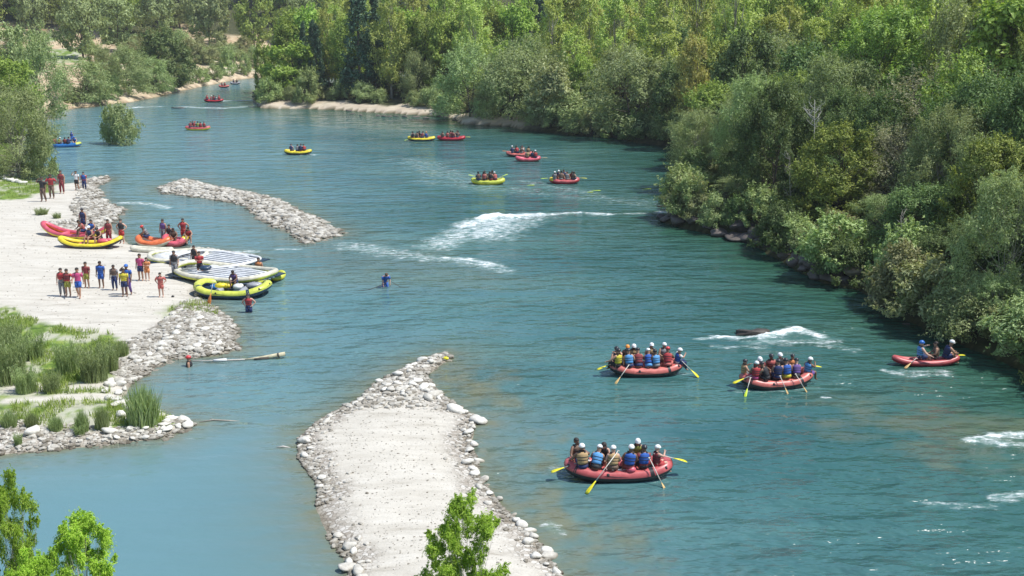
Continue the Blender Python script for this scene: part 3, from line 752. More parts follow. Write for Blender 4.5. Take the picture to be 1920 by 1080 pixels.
fill(24, (-.56,-.30), (205,330), 6, 200, ['shrub','willow','shrub','oliveshrub'], (3,6.5), 1.15, 5, 'on the left bank upstream', poly=LEFT)
fill(16, (-.62,-.44), (118,200), 1, 200, ['willow','broad','bright'], (5,8), 1.1, 4, 'behind the silvery willow', poly=LEFT)
# far backdrop wood: nobody could count it
rs = np.random.RandomState(5); Vs = []; Fs = []; o = 0
Cc = []; Nn = []; Ss = []
for i in range(420):
    y = rs.uniform(500, 900); x = rs.uniform(-.62, .62)*y; z = gz(x, y)
    H = rs.uniform(18, 26); W = H*.7; k = 420
    d = rs.normal(size=(k, 3)); d /= np.linalg.norm(d, axis=1, keepdims=True)
    p = np.array([x, y, z+H*.55])+d*np.array([W/2, W/2, H*.5])*rs.uniform(.6, 1.05, (k, 1))
    Cc.append(p); n_ = d+np.array([0, 0, .4])+rs.normal(size=(k, 3))*.4; Nn.append(n_/np.linalg.norm(n_, axis=1, keepdims=True)); Ss.append(rs.uniform(.6, 1.4, k))
V, Fq2 = leaves(np.concatenate(Cc), np.concatenate(Nn), np.concatenate(Ss), .7, rs)
tag(link('far_woodland', mesh_np('far_woodland', V, Fq2, [LM['willow']])), 'distant woodland covering the hills', kind='stuff')

# bare white tree
def dead_tree(px, pyt, D, label, pale=PALEBARK, n=15, sp=.16):
    p = at_depth(px, pyt, D); z0 = gz(p.x, p.y); H = p.z-z0; rs = np.random.RandomState(int(px))
    e = tag(empty('bare_tree', (p.x, D, z0-.1)), label, 'bare tree'); mb = MB(); tr = MB()
    pts = [(math.sin(i*.9)*.02*H-.35*sp*H+sp*.35*H*i/6, 0.02*H*math.cos(i), H*i/6) for i in range(7)]
    pts = [(-(i/6-1)*.10*H+math.sin(i*1.3)*.012*H, .015*H*math.cos(i), H*i/6) for i in range(7)]
    tr.tube(pts, [.0075*H*(1-.13*i) for i in range(7)], 6); mb = tr
    for i in range(n):
        t = rs.uniform(.3, .97); k = t*6; k0 = int(min(k, 5)); a = Vector(pts[k0]).lerp(Vector(pts[k0+1]), k-k0)
        an = rs.uniform(0, 2*PI); L = H*rs.uniform(.1, .26)*(1.2-t*.6)
        b = a+Vector((math.cos(an)*L*.7, math.sin(an)*L*.7, L*rs.uniform(.3, .9))); c_ = a.lerp(b, .5)+Vector((0, 0, -L*.08))
        mb.tube([a, c_, b], [.0035*H, .0025*H, .001*H], 4)
        for j in range(4):
            s_ = a.lerp(b, rs.uniform(.3, .95)); mb.tube([s_, s_+Vector(rs.normal(size=3))*L*.25+Vector((0, 0, L*.2))], [.002*H, .0006*H], 3)
    link('trunk', tr.mesh('bare_trunk', [pale]), e)
dead_tree(1526, 185, 88, 'bare white tree with a slender leaning trunk in front of the dark slope')
dead_tree(1690, 395, 68, 'grey leafless sapling in front of the shaded thicket', GREYBARK)
dead_tree(1480, 290, 86, 'thin grey leafless tree over the dark boulders', GREYBARK)

# foreground lime trees on the near bank
proto('lime', 'lime', 8, 3.4, 3, base=.38, ncl=120, nl=42000, ls=.066, asp=.26, rcl=.062, prof=ell, droop=.10, nb=90, r0=.008, twig=4, bark=PALEBARK, shell=.25, up=.5)
NAMES['lime'] = ('young_willow', 'young tree')
for (px, pt, D, wpx, lb) in ((8,905,20,120,'lime green leafy treetop cut by the left edge of the view'),(150,985,21,155,'lime green young tree beside the still pool, bottom left'),
    (870,955,22,165,'lime green young tree in front of the pale sandbar'),(45,1050,18,120,'lowest lime green twigs between the two trees at the pool')):
    ktree('lime', px, pt, D, wpx, lb)
# ------------------------------------------------------------------ stones
def stone_mesh(name, mats, seed, sub=2, flat=.62, rough=.2):
    rs = np.random.RandomState(seed); bm = bmesh.new(); bmesh.ops.create_icosphere(bm, subdivisions=sub, radius=1)
    pl = [(Vector(rs.normal(size=3)).normalized(), rs.uniform(.55, .9)) for _ in range(7)]
    for v in bm.verts:
        p = v.co.copy()
        for n_, d_ in pl:
            k = p.dot(n_)-d_
            if k > 0: p -= n_*k*.8
        q = p*(1+rough*(vnoise(np.array([p.x*1.7+seed]), np.array([p.y*1.7+p.z*2.1]), seed)[0]-.5))
        v.co = Vector((q.x, q.y*.82, q.z*flat))
    me = bpy.data.meshes.new(name); bm.to_mesh(me); bm.free()
    for m in mats: me.materials.append(m)
    me.polygons.foreach_set('use_smooth', [True]*len(me.polygons)); return me
def stonemat(name, lo, hi, rough=.85):
    m, nt = mat(name); pos = geopos(nt); oi = nt.nodes.new('ShaderNodeObjectInfo'); g = nt.nodes.new('ShaderNodeNewGeometry')
    n1 = noise(nt, 7, 5, pos); n2 = noise(nt, 30, 3, pos)
    f = math_(nt, 'ADD', math_(nt, 'MULTIPLY', n1, .45), math_(nt, 'ADD', math_(nt, 'MULTIPLY', oi.outputs['Random'], .22), math_(nt, 'MULTIPLY', g.outputs['Random Per Island'], .33)))
    mid = tuple((a+b)/2 for a, b in zip(lo, hi))
    c = ramp(nt, f, [(.25, lo), (.5, mid), (.75, hi)])
    sp = nt.nodes.new('ShaderNodeSeparateXYZ'); LK(nt, pos, sp.inputs[0])
    wetl = ramp(nt, sp.outputs[2], [(.04, (1,)*3), (.14, (0,)*3)])
    c = mixc(nt, math_(nt, 'MULTIPLY', wetl, .8), c, mixc(nt, 1.0, c, (.34, .31, .25), 'MULTIPLY'))
    out(nt, principled(nt, c, rough, bump(nt, math_(nt, 'ADD', n1, math_(nt, 'MULTIPLY', n2, .4)), .5, .04))); return m
SM = stonemat('pale_stone', (.18,.155,.115), (.72,.69,.61)); DM = stonemat('dark_rock', (.045,.038,.033), (.17,.14,.12), .7)
BM_ = stonemat('brown_rock', (.04,.032,.026), (.14,.11,.085), .6)
STN = [stone_mesh('stone', [SM], 10+i, 2, .52, .5) for i in range(7)]; BLD = [stone_mesh('boulder', [DM], 40+i, 3, .8, .5) for i in range(5)]
def put_stone(x, y, s, label, group, name='stone', cat='stone', lst=STN, sink=.25, flat=1.0, z=None):
    o = link(name, random.choice(lst)); z = max(gz(x, y), -.25) if z is None else z
    o.location = (x, y, z+s*(.62*flat-.62*sink)*.6); o.rotation_euler = (random.uniform(-.25, .25), random.uniform(-.25, .25), random.uniform(0, 6.28))
    o.scale = (s*random.uniform(.85, 1.25), s*random.uniform(.8, 1.1), s*random.uniform(.7, 1.1)*flat)
    tag(o, label, cat, group); return o
def edge_stones(poly, i0, i1, step, off, size, label, group, nmax=999):
    c = 0
    pts = along(poly[i0:i1], step)
    for (x, y, nx, ny) in pts:
        o = random.uniform(*off)
        for s_ in (1, -1):
            xx, yy = x+nx*o*s_, y+ny*o*s_
            if pdist(poly, [xx], [yy])[0]*(1 if o > 0 else -1) > 0: break
        put_stone(xx, yy, random.uniform(*size), label, group); c += 1
    return c
# sandbar edges (BARC 0..17 right side, 20.. left side)
edge_stones(BARC, 5, 18, .50, (-.12, .5), (.11, .32), 'pale rounded stone in the edging on the right side of the big sandbar', 'stones edging the right side of the big sandbar')
edge_stones(BARC, 19, 28, .66, (-.05, .5), (.10, .25), 'pale rounded stone in the edging on the left side of the big sandbar', 'stones edging the left side of the big sandbar')
for i in range(58):
    px, py = random.uniform(690, 840), random.uniform(664, 758)
    x, y = on_z(px, py)
    if pdist(BARC, [x], [y])[0] > .1: put_stone(x, y, random.uniform(.15, .34), 'pale cobble in the heap at the far tip of the big sandbar', 'cobbles heaped at the tip of the big sandbar')
edge_stones(LEFT, 47, 53, .55, (.1, .6), (.16, .38), 'pale stone in the low wall of stones along the grassy bank of the still pool', 'stones along the still pool')
edge_stones(LEFT, 47, 53, .7, (.7, 1.3), (.16, .34), 'pale stone in the low wall of stones along the grassy bank of the still pool', 'stones along the still pool')
for i in range(44):
    px, py = random.uniform(240, 445), random.uniform(600, 712); x, y = on_z(px, py)
    if in_px_poly([x], [y], GRAV[3])[0] > .1: put_stone(x, y, random.uniform(.16, .34), 'grey cobble on the stony shore below the beach', 'cobbles on the stony shore below the beach')
for (px, py, s, lb) in ((571,829,.36,'large brownish boulder at the left corner of the big sandbar'),(818,741,.42,'largest white boulder of the cobble heap on the sandbar'),(228,779,.36,'grey boulder in the grass beside the tall reed clump'),
  (855,772,.40,'flat white stone on the upper right edge of the sandbar'),(897,792,.42,'flat white stone at the rightmost corner of the sandbar'),(878,812,.34,'white flat stone just below the rightmost corner of the sandbar'),(1030,1045,.34,'white boulder at the lower right edge of the sandbar'),
  (1010,985,.26,'small white boulder above the lower right edge of the sandbar'),(62,812,.42,'biggest pale boulder in the stone wall beside the still pool'),(205,722,.36,'pale boulder under the grass clumps by the cobble shore')):
    p = ground(px, py); put_stone(p.x, p.y, s, lb, None, name='boulder', cat='boulder', flat=.9)
# dark boulders of the right bank
k = 0
for (px, py, s) in [(1250,412,.9),(1272,418,1.2),(1300,424,1.0),(1330,434,.8),(1350,440,1.1),(1380,446,1.3),(1405,449,1.1),(1425,455,.8),(1395,430,1.4),(1420,440,1.2),(1470,484,.7),(1490,490,1.0),(1515,492,1.2),(1508,504,.8),
   (1530,520,.9),(1548,510,1.0),(1555,528,.9),(1568,518,1.1),(1582,530,.7),(1240,408,.6),(1700,608,.5),(1650,575,.6),(1640,560,.7),(1455,470,.6),(1265,405,.9),(1440,462,.7),(1480,470,.9),(1525,500,.9)]:
    p = ground(px, py); put_stone(p.x, p.y, s*.75, 'dark wet boulder at the foot of the shaded right bank', 'dark boulders along the right bank', name='boulder', cat='boulder', lst=BLD, flat=.8)
p = ground(1597, 527); BT = stone_mesh('boulder', [stonemat('tan_rock', (.16,.12,.09), (.42,.33,.26))], 77, 3, .85, .3)
put_stone(p.x, p.y, .85, 'rounded tan boulder, the lightest of the dark bank boulders', None, name='boulder', cat='boulder', lst=[BT], flat=.8)
for px in range(640, 872, 13):
    p = ground(px+random.uniform(-4, 4), 208+(px-640)*.085+random.uniform(-1, 5)); put_stone(p.x, p.y, random.uniform(.4, .9), 'dark low rock at the edge of the sandy spit', 'rocks at the edge of the sandy spit', name='boulder', cat='boulder', lst=BLD, flat=.6)
for (px, py) in ((5,335),(12,338),(20,340),(28,341),(35,343),(44,345),(16,332)):
    p = ground(px, py); put_stone(p.x, p.y, random.uniform(.35, .6), 'grey boulder at the foot of the silvery willow', 'grey boulders under the silvery willow', name='boulder', cat='boulder')
# brown rock breaking the rapid
x, y = on_z(1408, 626); rk = stone_mesh('river_rock', [BM_], 91, 4, .62, .9); o = link('river_rock', rk, loc=(x, y, .0)); o.scale = (.95, .6, .62); o.rotation_euler = (0, 0, .1)
tag(o, 'low brown rock breaking the surface in front of white water', 'rock')
x, y = on_z(1242, 388); o = link('river_rock', rk, loc=(x, y, -.02)); o.scale = (.6, .4, .35); tag(o, 'small dark rock off the rocky point', 'rock')
x, y = on_z(332, 203); o = link('river_rock', rk, loc=(x, y, -.1)); o.scale = (1.4, .8, .6); tag(o, 'small mossy rock in the far riffle', 'rock')
# gravel: one mesh of many small stones
base = [stone_mesh('g', [SM], 200+i, 1, .6) for i in range(4)]
BV = [np.array([v.co[:] for v in b.vertices]) for b in base]; BF = [np.array([p.vertices[:] for p in b.polygons]) for b in base]
GX = []; 
def scatter_px(pts, n, smin, smax, inside=None):
    xs = [p[0] for p in pts]; ys = [p[1] for p in pts]
    W_ = P(pts); wx = [p[0] for p in W_]; wy = [p[1] for p in W_]
    x = RS.uniform(min(wx), max(wx), n*4); y = RS.uniform(min(wy), max(wy), n*4)
    d = pdist(W_, x, y); z = height(x, y); k = (d > -.15) & (z > -.15); x, y, z = x[k][:n], y[k][:n], z[k][:n]
    s = smin*(smax/smin)**(RS.uniform(0, 1, len(x))**1.8)
    GX.append(np.stack([x, y, np.maximum(z, -.12), s], 1))
scatter_px(BARM_PX := [(296,353),(345,335),(388,346),(470,359),(524,375),(578,399),(618,424),(648,438),(612,449),(575,459),(543,441),(493,415),(463,388),(438,381),(380,372),(308,363)], 3200, .16, .52)
scatter_px(GRAV[0], 1500, .14, .42); scatter_px(GRAV[2], 420, .14, .42); scatter_px(GRAV[3], 2600, .09, .32); scatter_px(GRAV[4], 1500, .07, .24)
scatter_px([(838,661),(846,670),(815,690),(800,705),(828,738),(866,768),(850,778),(690,772),(640,772),(677,748),(702,722),(780,680)], 700, .08, .28)
for (i0, i1, n, dd) in ((3, 18, 1500, .5), (18, 29, 1700, .62)):
    pts = along(BARC[i0:i1], .05); idx = RS.randint(0, len(pts), n); q = np.array(pts)[idx]
    o_ = RS.exponential(dd*.45, n)-.12
    a = q[:, :2]+q[:, 2:]*o_[:, None]; b = q[:, :2]-q[:, 2:]*o_[:, None]
    ia = pdist(BARC, a[:, 0], a[:, 1]); w_ = np.where((ia > 0)[:, None], a, b)
    z = height(w_[:, 0], w_[:, 1]); GX.append(np.stack([w_[:, 0], w_[:, 1], np.maximum(z, -.1), RS.uniform(.05, .16, n)], 1))
scatter_px([(640,790),(700,770),(850,775),(870,870),(900,980),(1000,1080),(690,1080),(610,930),(585,840)], 2400, .015, .06)
scatter_px([(0,380),(90,400),(90,430),(240,500),(340,520),(350,560),(300,610),(200,625),(0,600)], 700, .03, .09)
G = np.concatenate(GX); Vs = []; Fs = []; o = 0
for i in range(4):
    g = G[i::4]; n = len(g); v = BV[i]; a = RS.uniform(0, 6.28, n); ca, sa = np.cos(a)[:, None], np.sin(a)[:, None]
    sx = (g[:, 3]*RS.uniform(.8, 1.3, n))[:, None]; sy = (g[:, 3]*RS.uniform(.7, 1.1, n))[:, None]; sz = (g[:, 3]*RS.uniform(.6, 1.0, n))[:, None]
    lx = v[None, :, 0]*sx; ly = v[None, :, 1]*sy; lz = v[None, :, 2]*sz
    vx = lx*ca-ly*sa+g[:, 0:1]; vy = lx*sa+ly*ca+g[:, 1:2]; vz = lz+g[:, 2:3]+g[:, 3:4]*.12
    Vs.append(np.stack([vx, vy, vz], -1).reshape(-1, 3)); Fs.append((BF[i][None]+(np.arange(n)*len(v))[:, None, None]).reshape(-1, 3)+o); o += n*len(v)
GX = None
tag(link('gravel', mesh_np('gravel', np.concatenate(Vs), np.concatenate(Fs), [SM], smooth=False)), 'pale river gravel and cobbles on the bars and shores', kind='stuff')
for b in base: bpy.data.meshes.remove(b)

# ------------------------------------------------------------------ grass and reeds
GRM = leafmat('grass_blades', (.07,.11,.02), (.125,.17,.035), (.20,.24,.06), .03)
RDM = leafmat('reed_blades', (.075,.105,.035), (.13,.17,.065), (.21,.25,.12), .02)
def blades(px, py, pz, h, lean, wd, rs):
    n = len(px); a = rs.uniform(0, 2*PI, n); L = lean
    dx, dy = np.cos(a)*L, np.sin(a)*L; b = rs.uniform(0, 2*PI, n); wx, wy = np.cos(b)*wd, np.sin(b)*wd
    z0 = pz-.03
    def pt(t, s, bend): return np.stack([px+dx*bend*h+wx*s, py+dy*bend*h+wy*s, z0+h*t], 1)
    V = np.stack([pt(0, -1, 0), pt(0, 1, 0), pt(.55, .8, .35), pt(.55, -.8, .35), pt(1, .12, 1), pt(1, -.12, 1)], 1).reshape(-1, 3)
    i = np.arange(n)*6; Fq = np.concatenate([np.stack([i, i+1, i+2, i+3], 1), np.stack([i+3, i+2, i+4, i+5], 1)])
    return V, Fq
def clump_mesh(n, H, R, wd, seed, lean=.35, m=RDM):
    rs = np.random.RandomState(seed); r = R*np.sqrt(rs.uniform(0, 1, n)); a = rs.uniform(0, 6.28, n)
    h = H*rs.uniform(.45, 1, n)*(1-.35*(r/R)**2); V, Fq = blades(r*np.cos(a), r*np.sin(a), 0*r, h, lean*rs.uniform(.2, 1, n)*(.4+r/R), wd, rs)
    return mesh_np('reeds', V, Fq, [m])
REED = [clump_mesh(800, 1.75, .62, .021, 3+i, .34) for i in range(3)]
SRUB = []
def plume_mesh(seed, H=2.2, R=1.0, ns=120, nl=75, m=RDM):
    rs = np.random.RandomState(seed); Cs = []; Ns = []; Ds = []; Bs = []
    for i in range(ns):
        r = R*.55*math.sqrt(rs.uniform()); a = rs.uniform(0, 6.28); h = H*rs.uniform(.45, 1.0)*(1-.3*r/R); ln = rs.uniform(.05, .5)*(.3+r/R)
        t = rs.uniform(.08, 1, nl); b0 = np.array([r*math.cos(a), r*math.sin(a), 0]); dv = np.array([math.cos(a)*ln, math.sin(a)*ln, 1.0])
        p = b0+dv*(t*h)[:, None]; p[:, :2] += np.array([math.cos(a), math.sin(a)])*((t**2)*h*.12)[:, None]+rs.normal(size=(nl, 2))*.035
        Cs.append(p); d = dv/np.linalg.norm(dv); q = rs.normal(size=(nl, 3)); n_ = q-(q@d)[:, None]*d; n_ += np.array([0, 0, .5]); Ns.append(n_/np.linalg.norm(n_, axis=1, keepdims=True))
        Bs.append((b0[0], b0[1], h, ln, a))
    C = np.concatenate(Cs); Nn = np.concatenate(Ns); V, F1 = leaves(C, Nn, .075*rs.uniform(.6, 1.4, len(C)), .16, rs, 0, 2.6)
    B = np.array(Bs); n_ = 500; r_ = R*.8*np.sqrt(rs.uniform(0, 1, n_)); a_ = rs.uniform(0, 6.28, n_)
    V2, F2 = blades(r_*np.cos(a_), r_*np.sin(a_), 0*r_, H*rs.uniform(.25, .7, n_), .4*rs.uniform(.2, 1, n_), .013, rs)
    return mesh_np('riverside_shrub_leaves', np.concatenate([V, V2]), np.concatenate([F1, F2+len(V)]), [m])
for v in range(4): SRUB.append(plume_mesh(70+v))
def clump(px, py, hpx, wpx, lb, name='reed_clump', lst=REED, H0=1.7, W0=1.9, grp=None, cat='reeds'):
    p = ground(px, py); dep = p.y*CT+(CAMZ-p.z)*ST; o = link(name, random.choice(lst)); o.location = p
    o.scale = (wpx*dep/F/W0, wpx*dep/F/W0, hpx*dep/F/H0/CT); o.rotation_euler = (0, 0, random.uniform(0, 6))
    tag(o, lb, cat, grp)
clump(270, 793, 84, 84, 'tallest reed clump, standing alone at the tip of the grassy bank')
clump(155, 808, 46, 34, 'thin reed clump just above the stone wall, left of its neighbour'); clump(193, 803, 48, 36, 'thin reed clump nearest the tall lone clump')
clump(105, 806, 32, 36, 'short reed tuft above the middle of the stone wall'); clump(60, 800, 30, 34, 'short reed tuft above the left half of the stone wall'); clump(18, 800, 36, 40, 'short reed tuft at the left end of the stone wall')
clump(228, 668, 34, 40, 'grey green grass tuft at the edge of the cobble shore', name='reed_clump')
sh = lambda *a: clump(*a, name='riverside_shrub', lst=SRUB, H0=2.2, W0=2.6, cat='shrub')
sh(20, 716, 112, 96, 'feathery shrub at the left edge below the beach, the nearest of the row'); sh(60, 672, 58, 70, 'feathery low shrub between the left edge and the wide shrub group')
sh(-10, 690, 90, 80, 'tall feathery shrub half outside the left edge')
sh(128, 698, 70, 66, 'feathery shrub at the left of the wide group beside the cobbles'); sh(178, 712, 84, 80, 'feathery shrub at the right of the wide group beside the cobbles')
sh(98, 735, 50, 46, 'small feathery shrub in front of the wide group'); sh(20, 640, 44, 60, 'low shrub at the top left of the green patch')
sh(50, 735, 60, 60, 'pale feathery shrub at the lower edge of the wide green patch'); sh(205, 695, 66, 56, 'narrow feathery shrub nearest the cobbles at the right of the row')
sh(78, 402, 14, 36, 'small round tussock on the upper beach, the larger of two'); sh(107, 409, 12, 22, 'small round tussock on the upper beach, the smaller of two')
sh(35, 835, 30, 22, 'small weed growing between stones at the pool edge'); sh(150, 815, 26, 30, 'leafy weed between stones below the reeds')
# ground cover grass
gx = []; gy = []
for pts, n in ((G_LOW, 26000), (G_UP, 5000), (G_T, 900)):
    W_ = P(pts); wx = [p[0] for p in W_]; wy = [p[1] for p in W_]
    x = RS.uniform(max(min(wx), -60), max(wx), n*3); y = RS.uniform(min(wy), max(wy), n*3); d = pdist(W_, x, y)
    keep = (d > .1) & (fbm(x/1.5, y/1.5, 33, 3) > (.47 if pts is not G_T else .52))
    for (a, b, wd) in (((20,765),(235,748),.5),((150,735),(235,728),.5),((235,735),(280,760),.7)):
        pa, pb = on_z(*a), on_z(*b); dx, dy = pb[0]-pa[0], pb[1]-pa[1]; t = np.clip(((x-pa[0])*dx+(y-pa[1])*dy)/(dx*dx+dy*dy), 0, 1)
        keep &= np.hypot(x-pa[0]-t*dx, y-pa[1]-t*dy) > wd
    gx.append(x[keep][:n]); gy.append(y[keep][:n])
gx = np.concatenate(gx); gy = np.concatenate(gy); rs = np.random.RandomState(3)
V, Fq4 = blades(gx, gy, height(gx, gy), rs.uniform(.12, .38, len(gx)), rs.uniform(.1, .6, len(gx)), .018, rs)
tag(link('grass', mesh_np('grass', V, Fq4, [GRM])), 'fresh green grass on the low left bank', kind='stuff')
# ------------------------------------------------------------------ people
SKIN = [paint('skin_fair', (.55,.33,.24), .55, .08, 9), paint('skin_tan', (.40,.22,.14), .55, .08, 9), paint('skin_brown', (.20,.105,.065), .55, .08, 9)]
EYE = paint('eye_dark', (.02,.015,.012), .3)
HAIR = [paint('hair_dark', (.022,.016,.012), .7, .3, 30), paint('hair_brown', (.09,.05,.028), .7, .3, 30)]
CL = {k: paint('cloth_'+k, c, .75, .16, 14, .01) for k, c in {
 'red': (.42,.035,.04), 'maroon': (.22,.03,.035), 'blue': (.02,.10,.40), 'light blue': (.10,.32,.62), 'navy': (.015,.03,.11), 'yellow': (.60,.50,.04), 'black': (.018,.018,.022), 'grey': (.22,.22,.23),
 'white': (.75,.75,.74), 'orange': (.60,.22,.07), 'tan': (.45,.30,.14), 'pink': (.50,.06,.18), 'purple': (.13,.07,.25), 'brown': (.16,.10,.07), 'olive': (.30,.30,.05), 'coral': (.52,.13,.11)}.items()}
HELM = {k: paint('helmet_'+k, c, .3, .05, 8) for k, c in {'white': (.82,.82,.80), 'black': (.03,.03,.035), 'blue': (.03,.15,.5), 'red': (.6,.05,.05), 'orange': (.8,.3,.04)}.items()}
def J(pose):
    """joints of one figure, metres; front is +Y"""
    j = dict(pel=(0,0,.95), spi=(0,0,1.14), che=(0,.0,1.33), nec=(0,0,1.49), hd0=(0,.015,1.575), hd1=(0,.02,1.66), hd2=(0,.01,1.73))
    for s, k in ((-1,'L'), (1,'R')):
        j['sh'+k] = (s*.19,0,1.43); j['el'+k] = (s*.25,-.02,1.16); j['wr'+k] = (s*.25,.06,.92); j['ha'+k] = (s*.25,.09,.83)
        j['hp'+k] = (s*.10,0,.90); j['kn'+k] = (s*.115,.02,.50); j['an'+k] = (s*.12,-.01,.09); j['to'+k] = (s*.14,.15,.035)
    if pose == 'hips':
        for s, k in ((-1,'L'), (1,'R')): j['el'+k] = (s*.40,-.08,1.19); j['wr'+k] = (s*.23,.02,1.02); j['ha'+k] = (s*.17,.07,.99)
    if pose == 'shade':
        j['elR'] = (.36,.12,1.42); j['wrR'] = (.18,.2,1.60); j['haR'] = (.10,.18,1.66); j['anL'] = (-.16,-.06,.09); j['toL'] = (-.2,.09,.035)
    if pose == 'walk':
        j['knL'] = (-.11,.16,.52); j['anL'] = (-.11,.20,.10); j['toL'] = (-.12,.36,.04); j['knR'] = (.11,-.03,.50); j['anR'] = (.11,-.24,.14); j['toR'] = (.12,-.10,.04)
        j['elR'] = (.25,.08,1.17); j['wrR'] = (.24,.27,1.02); j['haR'] = (.23,.34,.98); j['elL'] = (-.25,-.12,1.18); j['wrL'] = (-.26,-.15,.94); j['haL'] = (-.26,-.13,.85)
    if pose == 'hold':
        for s, k in ((-1,'L'), (1,'R')): j['el'+k] = (s*.24,.06,1.17); j['wr'+k] = (s*.13,.29,1.19); j['ha'+k] = (s*.08,.36,1.21)
    if pose == 'bend':
        for k, v in dict(spi=(0,.08,1.11), che=(0,.22,1.25), nec=(0,.34,1.36), hd0=(0,.41,1.40), hd1=(0,.47,1.45), hd2=(0,.50,1.51)).items(): j[k] = v
        for s, k in ((-1,'L'), (1,'R')): j['sh'+k] = (s*.19,.28,1.31); j['el'+k] = (s*.24,.36,1.05); j['wr'+k] = (s*.22,.44,.83); j['ha'+k] = (s*.21,.47,.75); j['kn'+k] = (s*.14,.08,.50); j['an'+k] = (s*.16,-.02,.09)
    if pose.startswith('sit'):
        j = dict(pel=(0,0,.13), spi=(0,.01,.32), che=(0,.05,.52), nec=(0,.08,.68), hd0=(0,.10,.765), hd1=(0,.11,.85), hd2=(0,.10,.92))
        for s, k in ((-1,'L'), (1,'R')):
            j['sh'+k] = (s*.19,.06,.62); j['el'+k] = (s*.27,.10,.36); j['wr'+k] = (s*.16,.30,.28); j['ha'+k] = (s*.12,.37,.25)
            j['hp'+k] = (s*.11,.03,.10); j['kn'+k] = (s*.15,.42,.20); j['an'+k] = (s*.14,.48,-.20); j['to'+k] = (s*.15,.62,-.26)
        if pose == 'sitR':   # paddle on the right
            j['elL'] = (-.27,.22,.50); j['wrL'] = (-.10,.38,.62); j['haL'] = (-.02,.43,.66); j['elR'] = (.36,.16,.38); j['wrR'] = (.42,.36,.26); j['haR'] = (.44,.43,.22)
        if pose == 'sitL':
            j['elR'] = (.27,.22,.50); j['wrR'] = (.10,.38,.62); j['haR'] = (.02,.43,.66); j['elL'] = (-.36,.16,.38); j['wrL'] = (-.42,.36,.26); j['haL'] = (-.44,.43,.22)
        if pose == 'sitlean':
            for k in ('spi','che','nec','hd0','hd1','hd2'): x, y, z = j[k]; j[k] = (x, y+(z-.13)*.35, z-(z-.13)*.06)
            for s, k in ((-1,'L'), (1,'R')): j['sh'+k] = (s*.19,.24,.58); j['el'+k] = (s*.26,.34,.36); j['wr'+k] = (s*.16,.50,.28); j['ha'+k] = (s*.12,.56,.26)
    return {k: Vector(v) for k, v in j.items()}
RAD = dict(pel=(.155,.125), spi=(.135,.105), che=(.165,.12), nec=(.062,.062), hd0=(.082,.095), hd1=(.098,.115), hd2=(.068,.078), sh=(.072,.072), el=(.05,.05), wr=(.034,.030), ha=(.030,.046),
           hp=(.105,.105), kn=(.066,.068), an=(.043,.046), to=(.048,.034))
def skin_body(j):
    names = list(j); me = bpy.data.meshes.new('tmp'); idx = {n: i for i, n in enumerate(names)}
    ed = [('pel','spi'),('spi','che'),('che','nec'),('nec','hd0'),('hd0','hd1'),('hd1','hd2')]
    for k in 'LR': ed += [('che','sh'+k),('sh'+k,'el'+k),('el'+k,'wr'+k),('wr'+k,'ha'+k),('pel','hp'+k),('hp'+k,'kn'+k),('kn'+k,'an'+k),('an'+k,'to'+k)]
    me.from_pydata([j[n] for n in names], [(idx[a], idx[b]) for a, b in ed], [])
    o = bpy.data.objects.new('tmp', me); COL.objects.link(o)
    sk = o.modifiers.new('s', 'SKIN'); sk.use_smooth_shade = True; sk.branch_smoothing = .3
    sv = me.skin_vertices[0].data
    for n in names:
        r = RAD.get(n) or RAD[n[:2]]; sv[idx[n]].radius = (r[0]*1.08, r[1]*1.08); sv[idx[n]].use_root = (n == 'pel')
    sb = o.modifiers.new('d', 'SUBSURF'); sb.levels = 1; sb.render_levels = 1
    dg = bpy.context.evaluated_depsgraph_get(); dg.update(); ev = o.evaluated_get(dg); m2 = ev.to_mesh()
    vs = [v.co.copy() for v in m2.vertices]; fs = [tuple(p.vertices) for p in m2.polygons]; ev.to_mesh_clear()
    bpy.data.objects.remove(o); bpy.data.meshes.remove(me)
    return vs, fs
